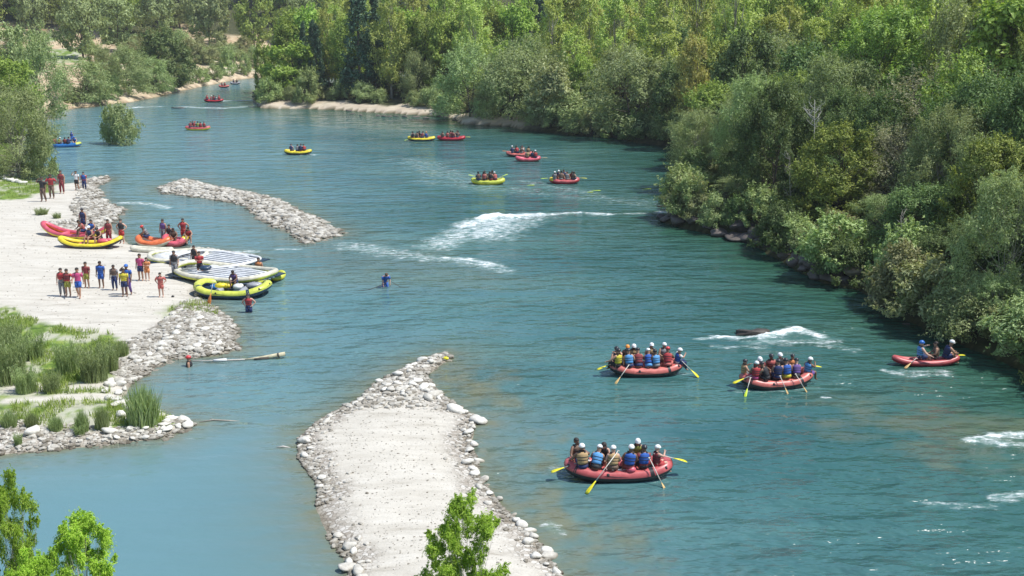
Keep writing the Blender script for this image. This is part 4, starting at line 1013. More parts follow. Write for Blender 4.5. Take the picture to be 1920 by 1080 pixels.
def make_pose(pose):
    j = J(pose); vs, fs = skin_body(j); b = MB(); b.add(vs, fs, 0)
    up = (j['hd2']-j['hd0']).normalized(); fr = Vector((0, 1, 0)); fr = (fr-up*fr.dot(up)).normalized(); rt = fr.cross(up); h = j['hd1']
    b.ball(h+fr*.105-up*.015, (.016,.022,.022), 6, 4, 0); b.ball(h+fr*.088-up*.062, (.026,.012,.008), 6, 3, 1)      # nose, mouth
    for s in (-1, 1):
        b.ball(h+fr*.092+rt*(.036*s)+up*.012, .012, 6, 4, 1); b.ball(h+rt*(.098*s), (.014,.026,.034), 6, 4, 0)    # eyes, ears
    for k in 'LR':                                                    # fingers and thumb
        w_, q = j['wr'+k], j['ha'+k]; d = (q-w_).normalized(); sd_ = d.cross(Vector((0, 0, 1)))
        sd_ = sd_.normalized() if sd_.length > .2 else Vector((0, 1, 0)); nrm = sd_.cross(d); s = -1 if k == 'L' else 1
        for i in range(4):
            L = (.070, .080, .075, .058)[i]; st = q+sd_*(.018*(i-1.5))+d*.015
            a = st+d*L*.6; e = a+d*L*.35-nrm*L*.45*.6
            b.tube([st, a, e], [.0095, .0085, .0065], 5, 0)
        t0 = w_.lerp(q, .55)+sd_*.022*s; b.tube([t0, t0+sd_*.03*s+d*.022, t0+sd_*.038*s+d*.055], [.011, .0095, .0075], 5, 0)
    body = b.mesh('person_body', [SKIN[0], EYE])
    T = [j['pel'], j['spi'], j['che'], j['nec']]
    fwd = fr
    def torso(z0, z1, fat, nm, sleeves=0):
        g = MB(); P_ = []
        for t in np.linspace(z0, z1, 8):
            k = t*3; k0 = int(min(k, 2)); P_.append(T[k0].lerp(T[k0+1], k-k0))
        prof = []
        for t in np.linspace(z0, z1, 8):
            w_ = np.interp(t, [0, .33, .66, .86, .97], [.185, .168, .200, .195, .085]); d_ = np.interp(t, [0, .33, .66, .86, .97], [.145, .128, .142, .125, .08])
            prof.append((w_*fat, d_*fat))
        g.tube(P_, prof, 14, 0, up=(0, 1, 0))
        if sleeves:
            for k in 'LR': g.tube([j['sh'+k], j['sh'+k].lerp(j['el'+k], sleeves)], [.088*fat, .068*fat], 8, 0)
        if nm == 'life_vest':
            for t in (.42, .60):
                k = t*3; k0 = int(min(k, 2)); c0 = T[k0].lerp(T[k0+1], k-k0); c1 = c0+(T[k0+1]-T[k0]).normalized()*.025
                w_ = np.interp(t, [0, .33, .66, .86], [.185, .168, .200, .195])*fat+.006; d_ = np.interp(t, [0, .33, .66, .86], [.145, .128, .142, .125])*fat+.006
                g.tube([c0, c1], [(w_, d_)]*2, 14, 1, up=(0, 1, 0))
            for s in (-1, 1): g.tube([j['nec']+rt*(.09*s)+fwd*.10, j['nec']+rt*(.10*s)+up*.02, j['nec']+rt*(.09*s)-fwd*.10], [(.035,.015)]*3, 6, 1)
            return g.mesh(nm, [CL['red'], CL['black']])
        return g.mesh(nm, [CL['red']])
    def legs(t1, t2, fat, nm):
        g = MB(); g.tube([T[0]+(T[1]-T[0])*.45, T[0]+(T[1]-T[0])*.1, T[0]-(T[1]-T[0]).normalized()*.05], [(.165,.13),(.185,.15),(.17,.14)], 14, 0, up=(0, 1, 0))
        for k in 'LR':
            pp = [j['hp'+k]+(T[0]-j['hp'+k])*.15, j['hp'+k].lerp(j['kn'+k], min(t1, 1))]; rr = [.125*fat, .1*fat]
            if t2 > 0: pp += [j['kn'+k].lerp(j['an'+k], t2)]; rr = [.125*fat, .086*fat, .062*fat]
            g.tube(pp, rr, 10, 0)
        return g.mesh(nm, [CL['navy']])
    hm = MB(); rot = Matrix((rt, fr, up)).transposed()
    hm.ball(h+up*.022, (.118,.138,.115), 12, 6, 0, zmin=-.12, rot=rot); hm.tube([h+fr*.02+up*.0+Vector((0,0,0)), h+fr*.02+up*.012], [(.121,.141),(.121,.141)], 12, 0, up=tuple(fr)); hm.ball(h+up*.02+fr*.11, (.07,.05,.012), 8, 3, 0, rot=rot)
    hr = MB(); hr.ball(h+up*.012-fr*.018, (.108,.118,.108), 12, 6, 0, zmin=-.05, rot=rot); hr.ball(h-fr*.06-up*.03, (.092,.062,.085), 10, 6, 0, rot=rot)
    st = MB(); st.tube([h+up*.0+rt*.11, h-up*.09+rt*.03+fr*.05, h-up*.09-rt*.03+fr*.05, h+up*.0-rt*.11], .006, 4, 0)
    return dict(j=j, body=body, vest=torso(.22, .97, 1.12, 'life_vest'), shirt=torso(.02, .97, 1.0, 'shirt', .75), shorts=legs(.72, 0, 1.0, 'shorts'), trousers=legs(1, .85, 1.0, 'trousers'),
                helmet=hm.mesh('helmet', [HELM['white']]), hair=hr.mesh('hair', [HAIR[0]]), strap=st.mesh('chin_strap', [CL['black']]))
POSE = {p: make_pose(p) for p in ('stand', 'hips', 'shade', 'walk', 'hold', 'bend', 'sit', 'sitR', 'sitL', 'sitlean')}
def setmat(o, m): 
    o.material_slots[0].link = 'OBJECT'; o.material_slots[0].material = m
def person(loc, rz, pose, top, bottom='navy', head='white', label='', group=None, sc=1.0, skin=None, topkind='vest', under=None, strap=True):
    """head: a helmet colour, or 'hair' / 'brown hair'; bottom may be 'navy trousers'"""
    pz = POSE[pose]; e = empty('person', loc, rz, sc*random.uniform(.97, 1.03)); tag(e, label, 'person', group)
    b = link('body', pz['body'], e); setmat(b, SKIN[random.choice((0, 1, 1, 2)) if skin is None else skin])
    if topkind in ('vest', 'both'): o = link('life_vest', pz['vest'], e); setmat(o, CL[top])
    if topkind == 'shirt' or (under and topkind == 'both'): o = link('shirt', pz['shirt'], e); setmat(o, CL[under or top])
    bk, _, kind = bottom.partition(' ')
    if bk in ('light',): bk, kind = 'light blue', 'shorts'
    o = link('trousers' if kind == 'trousers' else 'shorts', pz['trousers' if kind == 'trousers' else 'shorts'], e); setmat(o, CL[bk])
    if 'hair' in head: o = link('hair', pz['hair'], e); setmat(o, HAIR[1 if 'brown' in head else 0])
    else:
        o = link('helmet', pz['helmet'], e); setmat(o, HELM[head]); 
        if strap: link('chin_strap', pz['strap'], o)
    return e
HD = lambda h: 'dark hair' if h == 'hair' else 'brown hair' if h == 'brown hair' else h+' helmet'

# ------------------------------------------------------------------ paddles
SHAFT = paint('paddle_shaft', (.62,.58,.50), .4, .1, 5); BLADE_Y = paint('blade_yellow', (.80,.72,.02), .35, .06, 5); BLADE_L = paint('blade_lime', (.62,.80,.05), .35, .06, 5); BLADE_O = paint('blade_orange', (.78,.24,.04), .35, .08, 5); BLADE_W = paint('blade_wood', (.62,.42,.16), .45, .15, 5)
def paddle(p0, p1, label, blade=None, group=None, bl=.52, bw=.10, nm='paddle'):
    """grip at p0, blade tip at p1"""
    p0, p1 = Vector(p0), Vector(p1); L = (p1-p0).length; blade = blade or BLADE_Y
    e = empty(nm, p0, 0); e.rotation_euler = (p1-p0).to_track_quat('X', 'Z').to_euler(); tag(e, label, 'paddle', group)
    s = MB(); s.tube([(0,0,0), (L-bl+.06,0,0)], .019, 7); s.tube([(0,-.06,0), (0,.06,0)], .02, 6); link('shaft', s.mesh('shaft', [SHAFT]), e)
    b = MB(); n = 7; pts = []; rr = []
    for i in range(n):
        t = i/(n-1); pts.append((L-bl+bl*t, 0, .012*math.sin(PI*t))); rr.append((.022+(bw-.022)*math.sin(min(1, t*1.25)*PI/2)**1.3 if t < .85 else bw*(1-.25*(t-.85)/.15), .016*(1-.5*t)))
    b.tube(pts, rr, 8, 0, up=(0, 0, 1)); b.tube([(L-bl, 0, .004), (L-.08, 0, .014)], [.02, .012], 5); link('blade', b.mesh('blade', [blade]), e)
    return e

# ------------------------------------------------------------------ rafts
def rubber(name, c): 
    m, nt = mat(name); co = objco(nt); n1 = noise(nt, 2.5, 4, co); n2 = noise(nt, 16, 3, co)
    lo = tuple(v*.78 for v in c); hi = tuple(min(1, v*1.12+.015) for v in c)
    cc = ramp(nt, n1, [(.35, lo), (.65, hi)]); cc = mixc(nt, ramp(nt, n2, [(.62, (0,)*3), (.72, (.35,)*3)]), cc, (.25,.2,.17))
    out(nt, principled(nt, cc, .38, bump(nt, n1, .25, .03))); return m
RB = {k: rubber('rubber_'+k.replace(' ', '_'), c) for k, c in {'red': (.52,.10,.10), 'coral': (.60,.15,.12), 'yellow': (.78,.62,.03), 'lime': (.58,.62,.08), 'blue': (.02,.16,.45), 'orange': (.72,.17,.05), 'crimson': (.45,.015,.03),
   'black': (.02,.02,.022), 'navy': (.015,.04,.08), 'white': (.72,.72,.70), 'cream': (.66,.62,.48), 'grey': (.32,.33,.35), 'pink': (.62,.10,.14)}.items()}
def raft(c, rz, L, Wd, r, top, low, label, group=None, rock=.22, thw=2, sag=0, floor='grey', ribs=False, patches=True, line=True, name='raft', z=0.0, thwc=None, tip=None, pts_pow=.72, tilt=0):
    e = empty(name, (c[0], c[1], z), rz); e.rotation_euler = (0, tilt, rz); tag(e, label, 'raft', group)
    a, b = L/2-r, Wd/2-r; n = 44; path = []
    for i in range(n):
        t = 2*PI*i/n; cx, cy = math.cos(t), math.sin(t)
        x = a*math.copysign(abs(cx)**pts_pow, cx); y = b*math.copysign(abs(cy)**pts_pow, cy)
        path.append((x, y, r*.86+rock*abs(x/a)**3))
    mb = MB(); mb.tube(path, r, 14, closed=True, up=(0, 0, 1), mfun=lambda i, k: 1 if .53 < k < .97 else (2 if tip and abs(path[i][0]) > a*.82 and path[i][0]*tip[1] > 0 else 0))
    link('side_tube', mb.mesh('side_tube', [RB[top], RB[low], RB[tip[0]] if tip else RB[top]]), e)
    fl = MB(); vs = []; fs = []
    m_ = 9
    if ribs:
        k = int((2*b)/.40)
        for i in range(k):
            y = -b+.12+(2*b-.24)*i/(k-1); xe = a*math.sqrt(max(.05, 1-(abs(y)/b)**3))
            fl.tube([(-xe, y, r*.62), (-xe*.5, y, r*.9), (0, y, r*.8), (xe*.5, y, r*.9), (xe, y, r*.62)], [(.10,.06), (.115,.08), (.115,.08), (.115,.08), (.10,.06)], 8, 0)
        fl.box((0, 0, r*.42), (a*.98, b*.98, .03), 1); link('ribbed_floor', fl.mesh('ribbed_floor', [RB['white'], RB['navy']]), e)
    else:
        fl.tube([(-a*.96, 0, r*.42+rock*.7), (-a*.6, 0, r*.34), (0, 0, r*.3), (a*.6, 0, r*.34), (a*.96, 0, r*.42+rock*.7)], [(b*.5,.04), (b*.98,.05), (b,.05), (b*.98,.05), (b*.5,.04)], 12, 0, up=(0, 0, 1)); link('floor', fl.mesh('floor', [RB[floor]]), e)
    for i in range(thw):
        x = (i-(thw-1)/2)*L/(thw+1.2); t = MB(); t.tube([(x, -b, r*.75), (x, 0, r*.85), (x, b, r*.75)], [r*.78, r*.86, r*.78], 12); link('thwart', t.mesh('thwart', [RB[thwc or top]]), e)
    if line:
        g = MB(); q = []
        for i in range(n):
            p = Vector(path[i]); o_ = Vector((p.x/a, p.y/b, 0)); o_ = o_.normalized() if o_.length else o_
            q.append(p+o_*(r*.93)+Vector((0, 0, r*(.42-.28*abs(math.sin(i*PI/4))))))
        g.tube(q, .013, 4, closed=True); link('grab_line', g.mesh('grab_line', [CL['black']]), e)
    if patches:
        for i in range(0, n, 8):
            p = Vector(path[i]); o_ = Vector((p.x/a*.6, p.y/b, .0)).normalized(); nn = (o_+Vector((0, 0, .7))).normalized()
            g = MB(); g.ball((0,0,0), (.075,.075,.014), 9, 3); pt = link('patch', g.mesh('patch', [CL['black']]), e); pt.location = p+nn*(r*.995); pt.rotation_euler = nn.to_track_quat('Z', 'X').to_euler()
        for i in (4, 15, 26, 37):
            g = MB(); p = path[i]; g.tube([Vector(path[i-1]).lerp(Vector(p), .6), Vector(p).lerp(Vector(path[(i+1) % n]), .4)], r*1.012, 14, cap=False, up=(0, 0, 1)); link('seam_strap', g.mesh('seam_strap', [RB[low if low != 'white' else 'grey']]), e)
    return e
def RT(c, rz, z=0.0):
    cs, sn = math.cos(rz), math.sin(rz)
    return lambda x, y, h=0.0: Vector((c[0]+x*cs-y*sn, c[1]+x*sn+y*cs, z+h))
ORD = ['leftmost', 'second', 'third', 'fourth', 'fifth', 'sixth', 'seventh', 'eighth', 'ninth']
def crew(T_, rz, lst, hseat, who, side_w):
    """lst: (x, side, facing deg rel. raft, pose, top, bottom, head)"""
    for r_ in (-1, 1):
        row = sorted([p for p in lst if p[1]*r_ > 0 or (p[1] == 0 and r_ == -1)], key=lambda p: p[0])
        for i, (x, s, fa, pose, top, bot, head) in enumerate(row):
            lb = '%s person%s, %s side of the %s, %s vest, %s' % (ORD[i], '' if i == 0 else ' from left', 'near' if r_ < 0 else 'far', who, top, HD(head))
            e = person(T_(x+random.uniform(-.07, .07), s*side_w+random.uniform(-.05, .05), hseat), rz+math.radians(fa+random.uniform(-14, 14)), pose, top, bot, head, lb, sc=random.uniform(.95, 1.06), topkind=random.choice(('vest', 'vest', 'both')), under=random.choice((None, 'navy', 'grey', 'black', 'white', 'maroon')))
            e.rotation_euler.x = random.uniform(-.12, .16); e.rotation_euler.y = random.uniform(-.12, .12)
def pc(px, py): return on_z(px, py, .15)
# ---- nearest red raft
c = pc(1159, 884); rz = math.radians(2); T_ = RT(c, rz)
raft(c, rz, 4.35, 1.75, .25, 'red', 'black', 'large red raft nearest the camera, black underside, crew in white helmets', thw=2, rock=.26)
crew(T_, rz, [(-1.50,-.9,15,'sitL','tan','navy trousers','white'), (-.95,-1,-20,'sitlean','light blue','black','white'), (-.30,-1,10,'sit','tan','brown','white'), (.33,-1,-15,'sit','blue','maroon','white'), (.98,-1,12,'sit','blue','black','black'), (1.45,-.6,-60,'sitL','maroon','red','white'),
   (-1.62,.75,-150,'sitR','brown','black trousers','hair'), (-.55,.9,170,'sitlean','black','navy','hair'), (.75,.9,185,'sitlean','olive','grey','white')], .47, 'nearest raft', .58)
paddle(T_(-.12,-.75,1.35), T_(-1.45,-1.75,.02), 'yellow paddle with pale shaft crossing in front of the nearest raft', bl=.62)
paddle(T_(-1.60,-.35,.72), T_(-2.72,-.45,.36), 'yellow paddle sticking out left of the nearest raft', bl=.55, bw=.13)
paddle(T_(1.35,-.35,1.05), T_(2.72,-.1,.58), 'yellow paddle held out over the right end of the nearest raft', bl=.58, bw=.14)
paddle(T_(1.12,-.65,1.0), T_(1.68,-1.35,-.1), 'short pale paddle dipping in the water at the right of the nearest raft', bl=.35, bw=.07, blade=BLADE_W)
b = MB(); b.ball((0,0,0), (.2,.15,.13), 12, 8); b.tube([(-.1,0,.11),(0,0,.16),(.1,0,.11)], .015, 5); tag(link('dry_bag', b.mesh('dry_bag', [RB['pink']]), loc=T_(.42,-.66,.52)), 'pink red round bag lying in the nearest raft among the paddlers', 'bag')
# ---- second raft
c = pc(1210, 694); rz = math.radians(4); T_ = RT(c, rz)
raft(c, rz, 3.85, 1.7, .25, 'coral', 'black', 'red raft crowded with paddlers left of the brown rock rapid', thw=2, rock=.24)
crew(T_, rz, [(-1.45,-.8,25,'sitL','yellow','black trousers','black'), (-.98,-1,-10,'sit','light blue','navy','black'), (-.50,-1,12,'sitlean','maroon','navy','black'), (.02,-1,-10,'sitlean','blue','light','white'), (.52,-1,15,'sit','light blue','grey','black'), (1.05,-1,-12,'sitlean','red','coral','red'), (1.52,-.5,-70,'sitL','blue','navy trousers','white'),
  (-1.55,.6,-140,'sitR','navy','black trousers','black'), (-1.0,.9,170,'sit','brown','black','orange'), (-.6,.9,190,'sit','tan','black','white'), (.35,.9,175,'sit','tan','black','white'), (.98,.9,185,'sit','grey','brown','white')], .47, 'crowded raft', .56)
paddle(T_(-1.4,-.2,.75), T_(-2.55,-.35,.35), 'yellow paddle sticking out left of the raft near the rapid', bl=.6, bw=.13)
paddle(T_(1.6,-.3,.9), T_(2.55,-.95,.02), 'yellow paddle slanting down at the right end of the raft near the rapid', bl=.55, bw=.12)
paddle(T_(-1.0,-.8,.72), T_(-1.82,-1.6,-.02), 'orange brown paddle dipping beside the left end of the raft near the rapid', bl=.5, bw=.08, blade=BLADE_W)
# ---- third raft
c = pc(1455, 717); rz = math.radians(10); T_ = RT(c, rz)
raft(c, rz, 3.75, 1.65, .25, 'coral', 'black', 'orange red raft tilted up to the right, below the brown rock rapid', thw=2, rock=.30, tilt=-.03)
crew(T_, rz, [(-1.25,-.8,5,'sit','red','pink','white'), (-.72,-1,30,'sitlean','black','black','black'), (-.18,-1,-12,'sit','navy','navy trousers','black'), (.32,-1,10,'sit','blue','yellow','black'), (.85,-1,-8,'sitlean','purple','black','black'), (1.45,-.5,-60,'sitL','light blue','purple','white'),
  (-1.65,.3,-100,'sitR','tan','grey trousers','black'), (-.8,.9,180,'sitlean','coral','black','white'), (-.05,.9,170,'sit','coral','black','black'), (.42,1,185,'sit','black','black','white'), (1.0,.9,180,'sit','orange','black','black')], .50, 'tilted raft', .54)
paddle(T_(-1.3,-.4,.8), T_(-2.45,-.5,.42), 'yellow paddle held level off the left end of the raft below the rapid', bl=.6, bw=.13)
paddle(T_(-1.6,-.6,.7), T_(-2.15,-1.35,-.02), 'lime paddle angled into the water off the left end of the raft below the rapid', bl=.5, bw=.07, blade=BLADE_L)
paddle(T_(1.45,0,.95), T_(2.4,.15,.78), 'yellow paddle held level off the right end of the raft below the rapid', bl=.56, bw=.13)
paddle(T_(-.15,-.75,.75), T_(.08,-1.35,-.08), 'pale wooden paddle dipped at the middle of the raft below the rapid', bl=.4, bw=.06, blade=BLADE_W)
paddle(T_(.65,-.75,.8), T_(1.1,-1.3,-.08), 'pale wooden paddle dipped toward the right end of the raft below the rapid', bl=.4, bw=.06, blade=BLADE_W)
# ---- canoe by the dark bank
c = pc(1735, 678); rz = math.radians(1); T_ = RT(c, rz)
raft(c, rz, 3.6, .95, .16, 'red', 'crimson', 'slim red inflatable canoe near the dark right bank', thw=1, rock=.22, name='inflatable_canoe', pts_pow=1.0, patches=False)
crew(T_, rz, [(-.30,-1,-95,'sitR','light blue','navy','blue'), (.50,-1,85,'sit','brown','black','hair'), (.95,-1,-80,'sitlean','navy','navy','white')], .30, 'red canoe', .06)
paddle(T_(-.4,-.15,.55), T_(-1.35,-.75,.02), 'wooden paddle lying back over the left half of the red canoe', bl=.5, bw=.09, blade=BLADE_W)
paddle(T_(1.2,0,.45), T_(2.15,.25,.42), 'yellow paddle pointing right off the red canoe', bl=.45, bw=.11)
# ---- far rafts: (px, py, rz, L, W, tube, low, label, crew list, paddles)
def far(px, py, deg, L, W_, top, low, label, who, cl, pads=(), **k):
    c = pc(px, py); rz = math.radians(deg); T_ = RT(c, rz); kk = dict(patches=False, rock=.2, thw=1); kk.update(k)
    raft(c, rz, L, W_, .25, top, low, label, **kk)
    crew(T_, rz, [(x, s, (0 if s < 0 else 180)+random.uniform(-30, 30), random.choice(('sit', 'sitlean', 'sit')), t, random.choice(('black', 'navy', 'grey', 'maroon')), h) for x, s, t, h in cl], .42, who, W_/2-.3)
    for (a, b, lb, bl) in pads: paddle(T_(*a), T_(*b), lb, blade=bl, bl=.75, bw=.17)
far(1058, 341, 0, 3.3, 1.7, 'red', 'crimson', 'red and yellow raft crowded with people, rightmost of the distant rafts', 'rightmost distant raft',
  [(-1.0,-1,'grey','white'), (-.35,-1,'brown','hair'), (.3,-1,'grey','black'), (.9,-1,'brown','hair'), (-.6,1,'navy','white'), (.1,1,'navy','hair'), (.75,1,'maroon','hair')],
  [((-1.2,-.2,.6),(-2.55,-.3,.55),'lime paddle pointing left off the rightmost distant raft',BLADE_L), ((1.2,.1,.6),(2.45,.2,.5),'lime yellow paddle pointing right off the rightmost distant raft',BLADE_Y)], tip=('yellow', -1))
far(915, 342, 0, 3.7, 1.8, 'lime', 'yellow', 'lime yellow distant raft with a tight knot of people in dark gear', 'lime distant raft',
  [(-.9,-1,'brown','hair'), (-.35,-1,'coral','hair'), (.3,-1,'black','black'), (.85,-1,'coral','white'), (-.4,1,'black','black'), (.1,1,'grey','hair'), (.6,1,'black','hair')],
  [((-1.0,.1,.7),(-2.1,.2,.95),'pale paddle raised at the left of the knot of people',BLADE_L), ((1.1,.1,.6),(2.1,.3,1.0),'pale paddle raised at the right of the knot of people',BLADE_L)])
far(975, 291, -4, 3.6, 1.7, 'coral', 'black', 'coral raft just behind the pink raft, part of a close pair', 'coral paired raft',
  [(-.9,-1,'navy','white'), (-.3,-1,'red','hair'), (.35,-1,'brown','black'), (.95,-1,'tan','hair'), (-.4,1,'black','hair'), (.3,1,'grey','hair')], [((-1.2,0,.6),(-2.3,.3,.65),'orange paddle pointing left off the coral raft of the pair',BLADE_O)])
far(990, 300, 2, 3.2, 1.5, 'pink', 'red', 'pink red raft in front of the coral raft, part of a close pair', 'pink paired raft',
  [(-.1,-1,'tan','hair'), (.5,-1,'navy','black'), (1.0,-1,'red','white')], [((1.1,0,.4),(2.4,.1,.4),'brown wooden paddle pointing right off the pink raft of the pair',BLADE_W)])
far(790, 262, 0, 4.0, 1.7, 'yellow', 'navy', 'yellow raft tied end to end with the crimson raft', 'tied yellow raft',
  [(-1.2,-1,'black','hair'), (-.6,-1,'brown','hair'), (.1,-1,'maroon','hair'), (.8,-1,'blue','orange'), (-.3,1,'black','hair')], [((-1.3,-.3,.4),(-2.4,-.6,.1),'pale paddle trailing left of the yellow raft beside the crimson one',BLADE_L)])
far(846, 261, 0, 4.1, 1.7, 'crimson', 'crimson', 'crimson raft right of the yellow raft, both in front of the grey willows', 'crimson raft',
  [(-1.2,-1,'brown','hair'), (-.5,-1,'coral','hair'), (.2,-1,'maroon','hair'), (.9,-1,'brown','hair'), (-.1,1,'coral','hair'), (.7,1,'tan','hair')], [((1.6,0,.5),(2.75,0,.45),'broad yellow paddle sticking out right of the crimson raft',BLADE_Y)])
far(559, 287, 0, 3.6, 1.6, 'yellow', 'black', 'small yellow raft alone in the middle of the upper river', 'lone yellow raft',
  [(-.7,-1,'navy','black'), (0,-1,'grey','hair'), (.5,-1,'navy','black'), (1.0,-1,'red','black')])
far(371, 242, 3, 3.9, 1.7, 'red', 'yellow', 'red topped raft with yellow side, people in red, right of the island bush', 'island bush raft',
  [(-1.1,-1,'maroon','black'), (-.5,-1,'red','red'), (.1,-1,'olive','hair'), (.6,-1,'red','hair'), (1.1,-1,'red','black'), (-.8,1,'navy','hair')])
far(401, 190, 0, 3.9, 1.8, 'crimson', 'black', 'dark red raft full of people in red at the far riffle', 'far riffle raft',
  [(-1.2,-1,'red','red'), (-.5,-1,'coral','white'), (.1,-1,'red','hair'), (.7,-1,'grey','black'), (1.2,-1,'red','red'), (0,1,'pink','hair')])
far(112, 273, 1, 5.9, 2.0, 'blue', 'blue', 'blue raft at the left coming out from behind the silvery willow', 'blue raft',
  [(-1.9,-1,'coral','orange'), (-1.2,-1,'brown','hair'), (-.5,-1,'coral','hair'), (.1,-1,'olive','white'), (.9,-1,'maroon','hair'), (1.5,-1,'navy','hair'), (-.8,1,'tan','hair'), (1.9,.6,'blue','blue')], tip=('lime', 1))
x, y = on_z(136, 271); person((x, y, .35), math.radians(200), 'stand', 'blue', 'blue trousers', 'blue', 'person in blue standing at the right end of the blue raft', sc=.8, under='blue')
# furthest boats
far(420, 163, 0, 2.6, 1.4, 'coral', 'black', 'tiny coral raft far upstream, nearer of two specks', 'tiny coral raft', [(-.4,-1,'red','red'), (.4,-1,'red','hair')])
far(441, 157, 0, 2.6, 1.4, 'grey', 'black', 'tiny dark raft furthest upstream', 'furthest tiny raft', [(-.4,-1,'navy','hair'), (.5,-1,'brown','hair')])
# floating paddles
for i, (px, py, dx) in enumerate(((991,348,.9),(1112,358,1.1),(1210,355,.9),(1103,361,.7))):
    x, y = on_z(px, py); paddle((x-dx*.9, y+.3, -.06), (x+dx*.7, y, .06), ['lime paddle adrift left of the rightmost distant raft','lime paddle adrift just right of the rightmost distant raft','yellow paddle adrift furthest right, close to the wooded bank','small pale paddle adrift beside the lime one right of the distant rafts'][i], blade=BLADE_L, bl=.95, bw=.15)

# ------------------------------------------------------------------ beach boats
def gpt(px, py): return ground(px, py)
def beached(p0, p1, W_, top, low, label, **k):
    a, b = gpt(*p0), gpt(*p1); c = (a+b)/2; rz = math.atan2(b.y-a.y, b.x-a.x); L = (b-a).length
    z = max(a.z, b.z, c.z, .02)+k.pop('dz', 0); raft((c.x, c.y), rz, L, W_, k.pop('r', .26), top, low, label, z=z-.03, **k); return RT((c.x, c.y), rz, z), rz
TA, ra = beached((80,438),(205,452), 1.7, 'pink', 'yellow', 'long raft with pink red top and yellow side, drawn up behind the yellow raft', rock=.75, thw=2, thwc='pink', floor='pink', patches=False, r=.2, pts_pow=.95)
TB, rb = beached((110,462),(232,464), 1.8, 'yellow', 'black', 'yellow raft with black underside beached nearest the sand, upturned left end', rock=.50, thw=2, thwc='red', floor='red', patches=False, r=.2, pts_pow=.95)
for (T_, rz, x, y, h, fa, pose, top, bot, head, lb) in (
  (TA,ra,.55,.4,.3,-170,'stand','navy','navy','black','person in dark gear standing behind the beached yellow rafts'),
  (TA,ra,1.2,-.3,.5,150,'sitlean','coral','navy','hair','person in coral sitting in the rear beached raft'),
  (TA,ra,1.9,-.2,.5,-160,'sit','blue','navy','hair','person in blue sitting in the rear beached raft'),
  (TB,rb,.65,.3,.5,170,'sitlean','black','black','black','person in black bending forward in the front beached raft'),
  (TB,rb,-.1,.3,.5,160,'sit','navy','maroon','white','person in navy sitting at the left of the front beached raft'),
  (TB,rb,1.25,.5,.1,180,'stand','maroon','maroon trousers','hair','person in maroon standing in the front beached raft'),
  (TB,rb,2.25,.5,.1,170,'hips','black','red','hair','person in black vest and red shorts standing at the front beached raft')):
    person(T_(x, y, h), rz+math.radians(fa), pose, top, bot, head, lb, sc=1.12)
b = MB(); b.ball((0,0,0), (.5,.28,.2), 12, 7); b.ball((.4,.1,.05), (.3,.2,.15), 10, 6)
tag(link('gear_bag', b.mesh('gear_bag', [RB['pink']]), loc=TB(1.0,-.1,.45)), 'crumpled pink gear bag in the front beached raft', 'bag')
b = MB(); b.ball((0,0,0), (.35,.25,.22), 12, 7); b.tube([(-.2,0,.18),(0,0,.26),(.2,0,.18)], .02, 5)
tag(link('gear_bag', b.mesh('gear_bag', [RB['white']]), loc=TA(1.0,.2,.6)), 'white gear bag in the rear beached raft', 'bag')
# orange and red rafts at the water's edge
TC, rc = beached((258,458),(325,462), 1.9, 'orange', 'cream', 'orange raft with a pale underside moored at the beach edge', rock=.35, thw=1, floor='grey', patches=False)
TD, rd = beached((306,459),(357,459), 2.1, 'pink', 'red', 'small red raft with yellow right end moored beside the orange raft', rock=.4, thw=1, floor='crimson', patches=False, tip=('yellow', 1))
TE, re_ = beached((245,470),(325,473), 1.0, 'cream', 'cream', 'flat cream coloured raft lying below the orange raft', rock=.1, thw=0, floor='cream', patches=False, line=False, r=.17)
for (T_, rz, x, y, h, fa, pose, top, bot, head, lb) in (
  (TC,rc,-.8,.3,.5,120,'sitlean','grey','navy','red','person with red helmet slumped in the orange raft'),
  (TC,rc,.35,.7,.05,180,'stand','purple','grey trousers','hair','person in a long purple grey robe standing behind the orange raft'),
  (TD,rd,-.6,.4,.5,170,'sit','black','black','hair','person in black sitting at the left end of the small red raft'),
  (TD,rd,-.1,-.2,.45,190,'sitlean','brown','maroon','hair','person in brown crouching in the small red raft'),
  (TD,rd,.45,.5,.05,180,'hips','red','red','hair','person in red standing in the small red raft'),
  (TD,rd,.95,0,.5,200,'sitlean','red','maroon','hair','person in red sitting at the right end of the small red raft')):
    person(T_(x, y, h), rz+math.radians(fa), pose, top, bot, head, lb, sc=1.1)
# ribbed rafts
T1, r1 = beached((276,486),(392,480), 3.8, 'cream', 'lime', 'ribbed white floored raft with lime underside, furthest of the three on the sand edge', ribs=True, rock=.12, thw=0, patches=False, r=.17, line=False)
T2, r2 = beached((345,484),(474,511), 4.6, 'white', 'grey', 'ribbed white floored raft in the middle of the pile, pointing at the water', ribs=True, rock=.14, thw=0, patches=False, r=.13, line=False, dz=.14)
T3, r3 = beached((338,510),(512,538), 4.2, 'cream', 'lime', 'long ribbed raft with cream side running from the sand into the water', ribs=True, rock=.30, thw=0, patches=False, r=.19, line=False, dz=.16)
T4, r4 = beached((368,549),(508,553), 3.3, 'lime', 'navy', 'raft with lime rim and navy hull, loaded with gear, nearest beach raft', rock=.34, thw=2, thwc='grey', floor='navy', dz=.05, r=.27)
T5, r5 = beached((500,528),(533,520), 1.0, 'lime', 'yellow', 'small lime inflatable tip floating at the outer end of the ribbed rafts', rock=.2, thw=0, patches=False, r=.2, line=False)
